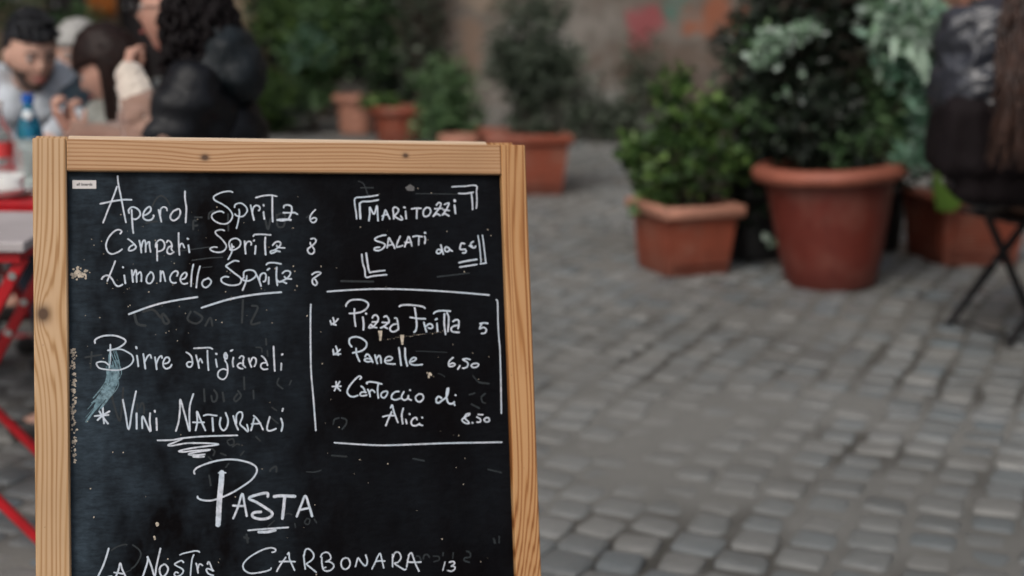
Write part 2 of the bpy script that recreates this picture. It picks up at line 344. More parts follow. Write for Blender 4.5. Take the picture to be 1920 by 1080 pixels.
WRITING = '''
chalk_word|26:1075,632 1026,769 954,951 889,1123;26:1086,487 1093,596 1130,796 1158,969 1185,1119;29:856,867 990,837 1147,811 1260,811;28:1227,991 1223,950 1259,914 1302,914 1354,950 1375,1005 1353,1050 1309,1078 1265,1064;28:1262,950 1265,1050 1272,1187 1280,1264;28:1423,1023 1467,1005 1512,959 1508,913 1482,909 1433,959 1410,1023 1422,1069 1466,1091 1519,1082 1550,1041 1546,1023;28:1617,950 1634,1032 1650,1110;26:1638,1014 1644,941 1679,909 1719,922 1727,959;28:1865,940 1811,968 1770,1032 1783,1082 1827,1092 1880,1050 1904,986 1891,940 1865,936;28:1971,692 1969,793 1985,922 1978,1032 1972,1119
chalk_word|24:2612,702 2567,687 2467,703 2377,745 2351,778 2375,819 2464,865 2553,930 2601,1004 2596,1060 2559,1115 2495,1143 2414,1129 2352,1092 2322,1046 2336,1004 2399,972 2453,967 2485,986;24:2635,911 2640,879 2681,855 2727,855 2780,892 2806,948 2787,995 2750,1032 2700,1041 2651,1022 2638,1004;24:2693,939 2698,995 2681,1097 2654,1203;28:2853,883 2874,994 2894,1087;26:2874,994 2884,929 2917,887 2962,892 2980,929 2961,957;31:3028,876 3031,888;28:3026,976 3036,1073;26:2928,776 3020,750 3130,740 3213,756;28:3153,761 3148,957 3150,1111;28:3306,915 3315,886 3366,877 3412,900 3415,966 3391,1031 3362,1078 3288,1097 3214,1088;35:3214,1088 3306,1080 3399,1086;28:3299,985 3382,987 3456,985 3493,1008
chalk_number|24:3745,942 3697,994 3668,1050 3676,1102 3712,1125 3750,1102 3756,1069 3724,1055 3686,1074
chalk_word|26:1111,1273 1128,1241 1094,1218 1046,1232 994,1277 950,1340 923,1421 931,1484 956,1529 999,1548 1051,1534 1095,1512 1130,1485;26:1209,1345 1252,1377 1295,1423 1312,1459 1277,1495 1225,1504 1216,1486 1234,1450 1274,1427;28:1357,1369 1373,1450 1381,1532;26:1382,1460 1400,1387 1427,1364 1439,1414 1438,1523;26:1439,1433 1466,1396 1488,1387 1491,1442 1503,1524;26:1570,1456 1575,1406 1620,1361 1664,1370 1689,1425 1671,1488 1618,1515 1591,1515;26:1588,1415 1587,1533 1588,1642;26:1716,1393 1734,1370 1769,1389 1786,1443 1776,1480 1789,1507;26:1781,1443 1741,1461 1719,1507 1731,1543 1766,1553 1807,1526;26:1877,1266 1875,1417 1883,1567;26:1884,1462 1901,1417 1928,1417 1949,1467;31:1993,1342 2000,1348;28:2003,1435 2014,1532
chalk_word|24:2489,1233 2449,1221 2395,1230 2367,1253 2384,1290 2437,1336 2490,1401 2512,1456 2479,1512 2416,1534 2344,1525 2296,1497 2301,1474 2346,1460 2386,1465;24:2565,1484 2548,1420 2572,1365 2636,1342 2689,1365 2706,1411 2687,1457 2642,1489 2587,1508 2556,1494;24:2584,1420 2587,1512 2568,1567 2533,1632;31:2588,1452 2611,1462;28:2761,1384 2764,1467 2771,1555;24:2769,1449 2788,1402 2825,1384 2852,1407 2846,1435;28:2885,1377 2892,1370;28:2910,1449 2898,1560;26:2881,1315 2899,1292 2991,1287 3118,1297;28:3044,1329 3037,1450 3044,1571;26:3142,1441 3180,1400 3231,1390 3253,1423 3224,1465 3168,1506 3113,1525 3122,1553 3177,1534 3196,1516;24:3197,1442 3215,1470 3307,1479;26:3187,1516 3241,1530
chalk_number|26:3674,1355 3716,1346 3744,1374 3724,1416 3667,1463 3624,1500 3637,1547 3683,1566 3717,1528 3704,1482 3668,1435 3664,1406
chalk_word|26:1041,1643 1005,1737 961,1845 934,1912;28:862,1884 884,1853 927,1835 970,1854 1003,1899 1037,1962 1080,1985 1128,1963;31:1137,1726 1142,1731;28:1155,1838 1167,1946;28:1252,1771 1259,1848 1267,1929;26:1272,1839 1299,1767 1312,1794 1315,1930;26:1325,1830 1360,1795 1377,1831 1376,1921;26:1500,1796 1455,1850 1441,1913 1462,1949 1506,1941 1538,1878 1525,1814 1495,1796;26:1627,1784 1630,1852 1625,1924;26:1630,1834 1657,1788 1674,1843 1690,1925;26:1845,1854 1859,1809 1833,1786 1789,1808 1753,1871 1761,1926 1795,1949 1831,1945;26:1911,1900 1947,1887 1974,1846 1965,1810 1930,1819 1894,1873 1893,1927 1928,1964 1981,1956;26:2065,1701 2041,1820 2029,1997;26:2153,1725 2120,1848 2099,2012;26:2266,1891 2203,1913 2176,1958 2193,2004 2237,2014 2287,1969 2297,1923 2257,1886
chalk_word|26:2674,1660 2620,1651 2548,1687 2502,1723 2528,1751 2617,1826 2688,1882 2705,1928 2677,1973 2605,1991 2515,1981 2444,1943 2436,1897 2481,1870 2531,1875;26:2738,1864 2744,1808 2799,1781 2871,1791 2906,1838 2887,1884 2814,1929 2750,1928 2719,1905 2742,1882;26:2779,1864 2768,1938 2721,2057;28:2906,1838 2941,1912 2971,2005;26:2950,1921 2970,1848 3016,1825 3042,1858 3031,1932 3004,1945;28:3062,1784 3090,1764;28:3078,1886 3076,1978;26:3050,1710 3078,1687 3155,1683 3251,1702;28:3191,1748 3183,1868 3194,1998;26:3267,1832 3309,1800 3364,1805 3376,1843 3334,1898 3269,1934 3214,1952 3205,1934;26:3293,1879 3324,1907 3389,1912;28:3223,1952 3269,1948 3318,1972
chalk_number|26:3676,1855 3714,1828 3770,1819 3797,1838 3731,1884 3684,1920 3682,1976 3719,2005 3743,1977 3730,1940 3703,1902
underline|31:1210,2362 1545,2245 1827,2185 2110,2145
underline|31:2165,2292 2538,2181 2900,2120 3243,2095
corner_bracket|25:4323,1072 4317,974 4303,879 4312,778 4430,762 4544,749 4634,733
corner_bracket|28:4386,844 4415,825 4517,822 4638,802;37:4377,1066 4373,968 4372,854
chalk_word|28:4496,1097 4512,993 4514,904 4572,1006 4617,882 4623,993 4626,1098;27:4690,1085 4715,1006 4736,945 4766,1006 4796,1072;25:4685,1031 4740,1012 4766,1015;27:4853,1072 4850,980 4845,929 4877,904 4921,929 4920,967 4881,1012 4861,1031 4917,1069 4961,1088 4978,1072 4954,1031;36:5007,907 5017,910;28:5026,964 5033,1069;28:5114,929 5179,919 5250,922;28:5191,935 5184,1066;28:5334,909 5294,941 5280,992 5291,1031 5330,1037 5370,1012 5391,960 5373,919 5337,909;28:5478,874 5512,838 5544,857 5522,915 5488,954 5427,1034;26:5450,928 5561,921;28:5427,1031 5480,999 5525,1024;28:5595,864 5661,844 5633,915 5599,966 5558,1018;26:5573,941 5664,953;28:5558,1018 5598,999 5655,1031;44:5745,806 5750,816;32:5742,876 5751,992
corner_bracket|23:5715,609 5787,602 5892,598 6071,587 6074,681 6078,772 6071,875 6062,917
corner_bracket|25:5810,702 5889,705 5975,695 6028,685;27:5998,701 6007,811 6009,934
chalk_word|27:4732,1304 4693,1307 4617,1329 4571,1360 4602,1389 4678,1411 4715,1437 4708,1468 4669,1506 4611,1524 4561,1512 4574,1486 4612,1477 4638,1477;27:4745,1484 4760,1411 4775,1342 4805,1393 4836,1444 4854,1491;26:4753,1453 4823,1437;27:4938,1323 4901,1399 4880,1469 4912,1472 4970,1454;29:4998,1470 5029,1394 5060,1327 5087,1394 5101,1458;27:5003,1409 5099,1410;28:5121,1327 5179,1318 5253,1328;27:5208,1334 5201,1445;37:5297,1272 5303,1275;29:5292,1325 5300,1369 5289,1423
corner_bracket|26:4383,1576 4391,1689 4419,1795 4431,1898 4537,1883 4728,1866
corner_bracket|31:4445,1561 4458,1675 4471,1782 4488,1832;26:4488,1832 4564,1820 4704,1806
chalk_word|27:5524,1447 5538,1511 5556,1581;27:5528,1524 5490,1511 5460,1536 5468,1568 5501,1568 5534,1536;28:5640,1499 5608,1476 5581,1498 5586,1537 5625,1543 5652,1512;27:5633,1486 5658,1518 5687,1537
chalk_word|28:5874,1433 5831,1423 5810,1464 5802,1506 5835,1516 5868,1510 5890,1532 5879,1561 5840,1564;27:6003,1401 5969,1423 5961,1468 5993,1491 6023,1488 6033,1469;22:5938,1462 5987,1465
corner_bracket|22:6075,1314 6093,1450 6101,1585 6107,1701;31:5783,1705 5881,1683 6046,1659
corner_bracket|23:6141,1311 6156,1450 6167,1585 6176,1708;27:5790,1769 5892,1754 6044,1732;23:6093,1726 6183,1711
ruled_line|26:3883,2094 4230,2075 4593,2067 4989,2078 5443,2106 5840,2139 6208,2177
ruled_line|26:3651,2272 3639,2487 3630,3145 3650,3521 3665,3801 3675,4014
ruled_line|24:6314,2245 6331,2292 6327,2595 6334,2837 6341,2975 6337,3418 6328,3875
ruled_line|25:3928,4193 4247,4228 4620,4258 5075,4263 5496,4265 5922,4275 6321,4284
chalk_word|28:766,2740 771,2696 840,2657 943,2642 1046,2653 1132,2690 1161,2727 1130,2771 1061,2814 1009,2831 932,2842;24:1009,2831 1104,2833 1181,2871 1241,2917 1257,2980 1222,3041 1152,3084 1066,3108 980,3106 895,3095 818,3075 785,3029 789,3003 836,2991 896,3001 934,3034;26:963,2767 961,2910 951,3078;33:1296,2806 1301,2824;28:1305,2923 1313,2990 1321,3066;28:1388,2903 1400,3001 1411,3100;26:1404,3010 1440,2940 1475,2914 1491,2959;28:1539,2951 1551,3032 1559,3113;26:1556,3041 1587,2961 1623,2935 1631,2963;26:1665,3040 1708,3028 1731,2992 1710,2956 1674,2964 1647,3017 1647,3071 1681,3108 1734,3091 1756,3056
chalk_word|26:1952,2894 1991,2918 2021,2964 2033,3045;26:2020,3027 1976,3026 1954,3052 1971,3089 2010,3090 2031,3050;26:2079,2938 2104,3038 2116,3111;24:2108,3038 2136,2985 2161,3040;26:2054,2842 2169,2839 2258,2838 2298,2857;26:2231,2878 2233,2996 2241,3146;33:2346,2922 2353,2927;26:2341,2999 2356,3104;24:2492,2944 2475,2912 2454,2938 2458,2984 2487,2994 2495,2948;24:2475,2921 2464,3011 2490,3067 2497,3158 2482,3230 2437,3274 2384,3254 2363,3208 2386,3154 2440,3133 2484,3148;28:2543,2889 2568,2877;26:2577,2982 2566,3041 2574,3105;26:2657,2989 2685,2962 2716,2981 2706,3036 2709,3072;26:2705,3063 2656,3062 2628,3098 2663,3130 2699,3136;26:2700,3081 2735,3119;26:2783,2997 2795,3056 2816,3116;26:2804,3048 2837,2989 2877,3004 2881,3059 2857,3108;26:2959,2969 2999,3007 3025,3063 3034,3099;26:3025,3063 2962,3070 2943,3115 2978,3153 3033,3150;28:3123,2845 3126,3010 3132,3180;31:3234,2960 3243,2951;26:3225,3077 3218,3169
asterisk|29:855,3599 862,3714 869,3811;29:812,3650 853,3722 920,3817;28:751,3710 845,3704 926,3703;31:789,3764 854,3705 939,3655
chalk_word|28:1114,3506 1145,3680 1185,3907 1231,3656 1286,3400;31:1289,3694 1288,3898;29:1361,3896 1368,3732 1464,3945 1458,3807 1465,3700;31:1525,3667 1528,3684;29:1545,3770 1549,3926
chalk_word|28:1797,3949 1836,3821 1856,3660 1861,3526 1900,3662 1941,3825 1978,3960 1977,3772 1988,3611 2035,3460;28:2057,3950 2081,3830 2079,3695 2126,3814 2185,3955;26:2024,3841 2169,3847;26:2167,3757 2224,3745 2339,3763;31:2281,3792 2289,3968;29:2392,3792 2377,3877 2398,3941 2433,3965 2474,3917 2489,3827 2459,3731;28:2561,3776 2586,3876 2620,3963;26:2599,3876 2601,3777 2634,3728 2678,3735 2681,3798 2648,3887 2701,3944 2745,3990 2758,3973 2742,3900;28:2794,3979 2818,3903 2838,3822;26:2834,3781 2874,3823 2917,3888 2956,3976;26:2805,3893 2926,3889;28:3050,3807 3016,3919 3015,3983 3059,3994 3132,3969;29:3233,3700 3223,3731;29:3203,3835 3224,3918 3204,4004
scribble_underline|26:1558,4064 1745,4067 1902,4047 2166,4035 2610,4039;26:1876,4059 1788,4096 1691,4132 1744,4143 1919,4119 2076,4121 2253,4133 2358,4151 2252,4164 2075,4179 1917,4199 1829,4222 1899,4232 2031,4222 2251,4218 2074,4242 1964,4259 1986,4278 2091,4280 2179,4278 2100,4287 2012,4302 2091,4309 2161,4308
chalk_letter|29:2033,4530 2028,4494 2079,4446 2228,4393 2378,4364 2528,4361 2678,4388 2808,4439 2862,4502 2846,4573 2783,4651 2671,4726 2540,4801 2399,4859 2299,4889 2219,4900 2121,4885 2072,4857 2067,4837;87:2393,4533 2383,4662 2365,4812 2349,4962 2339,5112 2330,5224;23:2350,4534 2445,4536
chalk_word|35:2533,5153 2595,5015 2659,4827 2687,4970 2713,5132;35:2536,4982 2616,4991 2676,4994;44:3001,4885 2997,4839 2900,4844 2769,4878 2758,4908 2838,4947 2967,5035 3057,5111 3015,5169 2913,5184 2813,5158 2784,5116 2825,5088 2905,5087;50:3087,4889 3173,4883 3367,4900;50:3229,4906 3210,5058 3192,5189;39:3386,5174 3456,5010 3510,4900 3558,5036 3596,5180;35:3444,5086 3568,5067
scribble_underline|27:2729,5325 2911,5320 3270,5315;46:2870,5355 2990,5360 3092,5343
chalk_word|29:909,5458 883,5549 836,5679 773,5808 744,5875 801,5856 880,5832 942,5822;28:975,5879 1027,5755 1054,5658 1078,5741 1117,5830 1133,5872;25:976,5775 1038,5787 1083,5799
chalk_word|28:1326,5890 1404,5662 1402,5592 1449,5712 1493,5860 1518,5722 1573,5497;28:1615,5708 1569,5737 1557,5789 1573,5848 1607,5868 1654,5818 1666,5761 1638,5718 1615,5708
chalk_word|24:1869,5699 1841,5674 1789,5692 1753,5715 1783,5743 1844,5779 1864,5811 1848,5847 1807,5875 1766,5878 1746,5850 1767,5820 1797,5833;23:1824,5597 1873,5580 1946,5568 2018,5557 2059,5562 2080,5577;24:2004,5609 1983,5657 1969,5740 1962,5817 1956,5877;26:2033,5723 2045,5776 2057,5850;24:2056,5787 2072,5741 2093,5737 2118,5757;25:2181,5742 2189,5717 2204,5718 2222,5756 2237,5804 2257,5836;25:2252,5836 2205,5807 2169,5805 2169,5836 2199,5874 2256,5897
chalk_word|25:3044,5638 3082,5630 3090,5604 3051,5580 2992,5579 2912,5598 2806,5645 2709,5707 2655,5772 2654,5825 2685,5869 2748,5900 2832,5900 2927,5890 3007,5871 3026,5849;26:3100,5896 3147,5819 3224,5718;25:3251,5677 3270,5657 3274,5737 3307,5819 3340,5898;27:3140,5769 3254,5773 3348,5782;25:3468,5701 3476,5803 3486,5891;25:3473,5712 3491,5638 3524,5619 3561,5637 3598,5682 3605,5731 3574,5777 3519,5811 3503,5826 3566,5883 3632,5941;24:3699,5742 3721,5701 3765,5682 3808,5695 3837,5740 3828,5782 3773,5808;24:3767,5810 3822,5814 3870,5849 3874,5887 3835,5927 3780,5937 3738,5921 3722,5882 3713,5818 3715,5748;22:3738,5894 3766,5883;25:4046,5774 4002,5788 3979,5834 3983,5888 4015,5923 4053,5925 4092,5890 4101,5837 4078,5787 4046,5774;25:4174,5900 4192,5842 4215,5785 4257,5847 4305,5898 4333,5878 4340,5825 4320,5753;24:4403,5947 4456,5848 4487,5785 4522,5742 4543,5827 4566,5943;24:4456,5848 4508,5844 4585,5852;25:4696,5768 4691,5935;24:4699,5814 4731,5747 4779,5743 4809,5790 4807,5836 4767,5879 4720,5891 4796,5950 4858,5988 4878,5978;25:4890,5951 4909,5849 4926,5799;25:4918,5797 4959,5761 4988,5832 5017,5925 5061,6020;25:4908,5884 5001,5894 5093,5896
chalk_number|20:5436,5917 5401,6030;23:5500,5925 5548,5917 5575,5938 5554,5967 5522,5980 5570,5991 5572,6022 5528,6050 5472,6039
asterisk|28:3954,2463 3965,2502 3968,2549;26:3914,2502 3929,2541 3994,2565;26:4024,2480 3980,2526 3925,2556;28:3933,2548 3964,2541 3990,2565
chalk_word|28:4141,2303 4142,2280 4198,2226 4284,2212 4378,2221 4440,2254 4455,2293 4422,2347 4358,2385 4271,2403 4185,2405;29:4257,2344 4254,2461 4266,2586;34:4417,2410 4423,2414;31:4372,2463 4381,2557 4375,2639;28:4505,2474 4530,2439 4569,2440 4591,2491 4550,2561 4501,2606 4454,2613 4462,2590 4487,2567 4509,2599 4564,2612;25:4503,2532 4582,2530;28:4671,2465 4703,2450 4734,2486 4740,2533 4691,2579 4627,2617;26:4645,2539 4740,2549;29:4619,2617 4667,2602 4714,2626;28:4825,2483 4852,2488 4866,2551 4873,2637;28:4866,2567 4802,2573 4753,2619 4760,2659 4807,2675 4864,2645 4872,2622
chalk_word|29:4896,2320 4922,2304 5017,2298 5129,2308 5225,2325 5264,2349;31:5116,2343 5132,2477 5136,2603 5118,2666 5097,2685;28:5048,2476 5155,2494 5263,2500;28:5242,2550 5256,2622 5274,2685;28:5272,2606 5313,2575 5353,2584 5368,2616 5343,2639 5303,2631;35:5412,2514 5430,2505;29:5430,2570 5435,2681;28:5386,2427 5424,2400 5505,2389 5630,2399;31:5543,2437 5535,2580 5550,2727;29:5580,2422 5603,2486 5595,2597 5584,2688;29:5665,2547 5703,2524 5743,2532 5749,2584 5735,2647;29:5741,2600 5667,2614 5633,2653 5656,2693 5749,2703
chalk_number|28:6059,2586 6117,2575 6174,2584;26:6084,2591 6049,2658 6107,2639 6151,2672 6128,2719 6075,2726
asterisk|28:3983,2859 4001,2914 4014,2984;26:3943,2905 3961,2967 4046,2969;26:4040,2907 3992,2952 3945,2974;26:3943,2909 3949,2975
chalk_word|28:4204,2872 4170,2817 4184,2755 4255,2734 4332,2751 4401,2799 4416,2846 4391,2900 4327,2937 4217,2958;29:4266,2897 4271,2983 4308,3077;28:4388,3017 4412,2982 4443,2995 4473,3042 4495,3097;26:4473,3050 4410,3041 4378,3063 4417,3087 4472,3081;29:4529,2997 4543,3060 4558,3114;28:4552,3044 4584,3006 4607,3030 4613,3108;26:4685,3079 4748,3073 4773,3042 4726,3021 4678,3047 4668,3094 4707,3122 4810,3129;31:4872,2904 4884,3029 4896,3151;31:4959,2910 4959,3039 4983,3161;26:5041,3104 5089,3089 5114,3059 5074,3046 5025,3088 5024,3127 5087,3152 5199,3147
chalk_number|26:5649,3060 5599,3100 5578,3150 5590,3182 5642,3183 5675,3159 5637,3139 5591,3156;27:5745,3179 5711,3226;26:5895,3095 5846,3081 5787,3092 5845,3125 5863,3164 5842,3201 5796,3216 5783,3212;25:5941,3156 5908,3178 5933,3207 5985,3205 6019,3174 5994,3151 5941,3156
asterisk|26:3974,3353 3972,3423 3947,3476;26:4024,3351 3980,3423;25:3922,3417 4038,3417;26:3980,3423 4029,3478
chalk_word|28:4309,3325 4329,3302 4294,3286 4230,3338 4158,3421 4125,3497 4155,3552 4209,3569 4271,3552;28:4322,3426 4352,3450 4376,3505;26:4389,3513 4335,3507 4303,3533 4326,3561 4396,3552;28:4414,3475 4436,3522 4443,3573;26:4428,3530 4461,3484 4492,3493 4511,3517;28:4405,3393 4401,3378 4448,3368 4519,3378 4612,3404;28:4565,3398 4551,3479 4559,3596;26:4656,3506 4609,3528 4599,3574 4638,3599 4678,3561 4692,3515 4656,3506;28:4853,3516 4806,3519 4757,3556 4748,3610 4802,3631 4866,3614;28:4924,3522 4900,3560 4887,3591 4898,3623 4937,3640 4985,3610;29:5008,3500 5017,3503;28:4986,3579 4985,3618 5024,3643;28:5138,3560 5089,3598 5103,3653 5150,3670 5200,3625 5185,3570 5138,3560
chalk_word|31:5461,3629 5421,3604 5388,3634 5387,3681 5418,3694 5468,3661 5533,3616 5560,3546 5566,3495 5545,3514 5534,3608 5547,3679 5579,3711 5619,3709 5644,3690;26:5636,3698 5650,3737;29:5663,3592 5671,3597
chalk_word|29:4654,3983 4701,3880 4742,3796;29:4732,3738 4753,3703 4774,3797 4825,3946;26:4615,3861 4694,3845 4772,3851;29:4909,3755 4883,3848 4895,3968;31:4993,3834 4999,3839;28:4940,3912 4951,3967;28:5099,3918 5088,3890 5048,3900 5015,3946 5029,3993 5076,4003 5133,3981;29:5171,3889 5179,3897;26:5133,3974 5140,3993 5176,4002
chalk_number|26:5857,3859 5816,3869 5782,3915 5813,3947 5852,3996 5795,3994 5748,3953 5782,3915 5856,3878 5861,3859;29:5897,3992 5904,3996;23:5986,3879 6055,3884;25:5968,3914 6016,3947 6011,3986 5966,3985;26:6106,3927 6069,3957 6104,3990 6146,3975 6139,3936 6106,3927
'''
GHOSTS = '''
15:1530,904 1584,803 1647,753 1716,794 1768,885;18:1448,1132 1509,1114 1597,1105;18:2281,1069 2291,995 2355,958;18:2543,1004 2543,1235;20:2073,1216 2075,1105 2111,1096;20:2074,1170 2127,1161;17:2192,1050 2094,1050;22:3050,1087 3083,1218 3123,1069;20:3207,1013 3213,1162 3258,1190 3305,1162 3326,1031 3272,994 3216,1022;17:3621,1050 3678,1013;11:1838,1517 1953,1504 2283,1460;13:2048,1642 2280,1611 2459,1603;9:2180,1743 2314,1731;27:1278,2344 1315,2491 1418,2520;25:1394,2333 1524,2308 1626,2417 1653,2364 1729,2472 1676,2498 1639,2417;22:2018,2343 1977,2450 2094,2506 2174,2427 2070,2344;22:2212,2536 2279,2429 2304,2537;22:2722,2193 2702,2505;22:2841,2276 2921,2305 2822,2521 2943,2509;18:3023,2733 3026,2815;17:3038,2898 3041,2971;15:2885,2849 2957,2859 2965,2915;20:2715,3255 2716,3418;20:2177,3401 2183,3564;20:2310,3415 2349,3479 2334,3560 2289,3567 2273,3495;22:2425,3454 2440,3572;20:2630,3434 2669,3508 2601,3578 2575,3541 2621,3479;18:2837,3440 2839,3550;17:3184,3282 3164,3359 3235,3426;15:3356,3319 3328,3374;20:968,3416 1000,3568 1066,3783 1093,3678 1123,3350;18:1301,3570 1300,3676;18:1335,3615 1362,3554 1387,3608 1386,3697;17:2475,4106 2546,4082 2563,4146 2509,4170 2474,4124;17:2544,4190 2598,4156 2634,4167;15:3084,3676 3147,3724;15:3063,3812 3161,3898;17:2860,4067 2912,4124;18:2269,4205 2304,4243 2285,4296;15:2694,4259 2649,4311;17:2383,4273 2453,4303;19:2225,4564 2243,4695;15:2220,4312 2278,4375;15:2446,4463 2487,4414;12:3085,5213 2992,5289;15:3208,5149 3269,5127 3320,5145;15:3523,5207 3491,5266 3542,5289 3564,5230 3523,5207;15:3625,5223 3655,5275;15:3358,5269 3367,5320;21:3039,4541 3059,4512 3121,4484 3125,4555;12:3538,4575 3641,4584 3734,4563;16:946,5483 1009,5446 1094,5419 1139,5422;16:1219,5432 1292,5492 1320,5558 1290,5638 1238,5710 1198,5737;10:1192,5754 1118,5784;27:2678,5415 2726,5433;22:2706,5379 2719,5486;17:5036,5812 5075,5822 5097,5877;17:5129,5856 5138,5811 5186,5798 5217,5838;14:5273,5826 5351,5839 5350,5885 5278,5904;17:5417,5789 5408,5827;17:5753,5787 5800,5813 5798,5874 5725,5878 5716,5916 5787,5943;14:5560,5798 5549,5874;17:3920,3935 3937,3875 3999,3854;17:4038,3855 4099,3881 4098,3942 4042,4009;20:6010,3418 6156,3446;18:5866,3595 5948,3574;18:6102,3587 6044,3632 6057,3704 6098,3721;20:5894,3730 6005,3789;9:5115,2955 5307,2966 5564,2985;13:5929,3324 6023,3428 6166,3445;9:5426,3278 5489,3305 5520,3331;11:5185,708 5810,713;13:4494,734 4437,575 4363,537;13:4390,628 4573,627;22:4083,1949 4535,1962;15:5457,1904 5928,1856;18:3887,4367 4093,4391;18:5030,4461 5182,4498;16:6103,4659 6297,4714;22:6153,5637 6167,5697;15:6232,5611 6229,5701;18:641,2928 846,2898;18:707,3072 723,2859
'''

# ------------------------------------------------------------------ materials of the street
def stone_mat(name):
    k = NT(name)
    g = k.n('ShaderNodeNewGeometry'); oi = k.n('ShaderNodeObjectInfo')
    rnd = k.math('FRACT', k.math('ADD', k.math('MULTIPLY', g.outputs['Random Per Island'], 1.0), oi.outputs['Random']))
    pos = g.outputs['Position']
    base = k.ramp(rnd, [(0.0, (0.075, 0.105, 0.125)), (0.25, (0.15, 0.165, 0.172)), (0.5, (0.24, 0.237, 0.225)), (0.75, (0.095, 0.14, 0.17)), (1.0, (0.19, 0.20, 0.205))])  # bluish stops: sky reflection on the worn stones put into their colour
    mott = k.noise(70, 5, 0.65, pos)
    base = k.mix(k.math('MULTIPLY', mott, 0.5), base, (0.24, 0.235, 0.215))
    dust = k.ramp(k.noise(1.6, 4, 0.6, pos), [(0.42, 0.0), (0.62, 1.0)])
    dustc = k.mix(k.noise(25, 4, 0.6, pos), (0.155, 0.152, 0.142), (0.232, 0.228, 0.212))
    px_, py_, pz_ = k.sepxyz(pos)
    ex = k.math('DIVIDE', k.math('SUBTRACT', px_, 0.5), 0.95); ey = k.math('DIVIDE', k.math('SUBTRACT', py_, 4.1), 1.5)
    tr = k.math('EXPONENT', k.math('MULTIPLY', k.math('ADD', k.math('MULTIPLY', ex, ex), k.math('MULTIPLY', ey, ey)), -1.0))
    cx_ = k.math('DIVIDE', k.math('SUBTRACT', px_, 1.45), 0.7); cy_ = k.math('DIVIDE', k.math('SUBTRACT', py_, 3.4), 0.8)
    clean = k.math('EXPONENT', k.math('MULTIPLY', k.math('ADD', k.math('MULTIPLY', cx_, cx_), k.math('MULTIPLY', cy_, cy_)), -1.0))
    dust = k.math('MULTIPLY', dust, k.math('SUBTRACT', 1.0, k.math('MULTIPLY', clean, 0.85)))
    dust = k.math('MAXIMUM', dust, k.math('MULTIPLY', tr, k.math('ADD', 0.5, k.noise(6, 4, 0.6, pos))), clamp=True)
    c = k.mix(k.math('MULTIPLY', dust, 0.86), base, dustc)
    stain = k.ramp(k.noise(0.9, 5, 0.65, k.mapv(pos, loc=(4, 2, 0))), [(0.36, 0.0), (0.6, 1.0)])
    c = k.mix(k.math('MULTIPLY', k.math('SUBTRACT', 1.0, stain), 0.38), c, (0.075, 0.074, 0.066))
    k.col(c)
    rr = k.math('ADD', k.math('MULTIPLY', rnd, 0.25), 0.20)
    k.rough(k.math('ADD', rr, k.math('MULTIPLY', dust, 0.35), clamp=True))
    k.bump(k.math('ADD', k.math('MULTIPLY', mott, 1.0), k.math('MULTIPLY', k.noise(22, 2, 0.5, pos), 1.5)), 0.5, 0.004)
    return k.m
M['stone'] = stone_mat('basalt_sett')
def grout_mat():
    k = NT('joint_grit')
    g = k.n('ShaderNodeNewGeometry'); pos = g.outputs['Position']
    at = k.n('ShaderNodeAttribute'); at.attribute_name = 'grit_depth'
    wet = k.math('SUBTRACT', 1.0, at.outputs['Fac'], clamp=True)
    a = k.mix(k.noise(60, 4, 0.7, pos), (0.042, 0.038, 0.032), (0.095, 0.09, 0.078))
    b = k.mix(k.noise(45, 5, 0.7, pos), (0.140, 0.137, 0.127), (0.212, 0.207, 0.19))
    stain = k.ramp(k.noise(0.9, 5, 0.65, k.mapv(pos, loc=(4, 2, 0))), [(0.36, 0.0), (0.6, 1.0)])
    k.col(k.mix(k.math('MULTIPLY', k.math('SUBTRACT', 1.0, stain), 0.38), k.mix(wet, a, b), (0.07, 0.067, 0.058))); k.rough(0.85)
    k.bump(k.noise(160, 3, 0.7, pos), 0.7, 0.004)
    return k.m
M['grout'] = grout_mat()

# ------------------------------------------------------------------ ground: one sheet to the horizon, setts on it
def fbm(x, y, s, seed=0.0):
    return mnoise.noise(Vector((x*s, y*s, seed)))*0.6 + mnoise.noise(Vector((x*s*2.3, y*s*2.3, seed+7)))*0.3 + mnoise.noise(Vector((x*s*5.1, y*s*5.1, seed+13)))*0.15

def ground_z(x, y):
    track = math.exp(-((x-0.55)/0.75)**2 - ((y-3.9)/1.1)**2)
    h = -0.0066 + 0.0085*fbm(x, y, 1.1, 3.0) + 0.006*fbm(x, y, 6, 9.0) + 0.0036*track
    a = R(24); u = x*math.cos(a) - y*math.sin(a); w = x*math.sin(a) + y*math.cos(a)
    gro = mnoise.noise(Vector((u*9.0, w*1.6, 21.0))) + 0.5*mnoise.noise(Vector((u*3.0, w*3.0, 33.0)))
    h -= 0.014*max(0.0, gro - 0.12)*(1.0 - 0.75*track)
    for (px, py, rx, ry) in ((0.27, 3.13, 0.30, 0.13), (1.02, 3.98, 0.16, 0.20), (1.42, 4.80, 0.12, 0.30), (1.55, 3.7, 0.2, 0.2), (0.5, 4.9, 0.1, 0.25)):
        h -= 0.012*math.exp(-((x-px)/rx)**2 - ((y-py)/ry)**2)
    return max(-0.022, min(h, 0.0012))

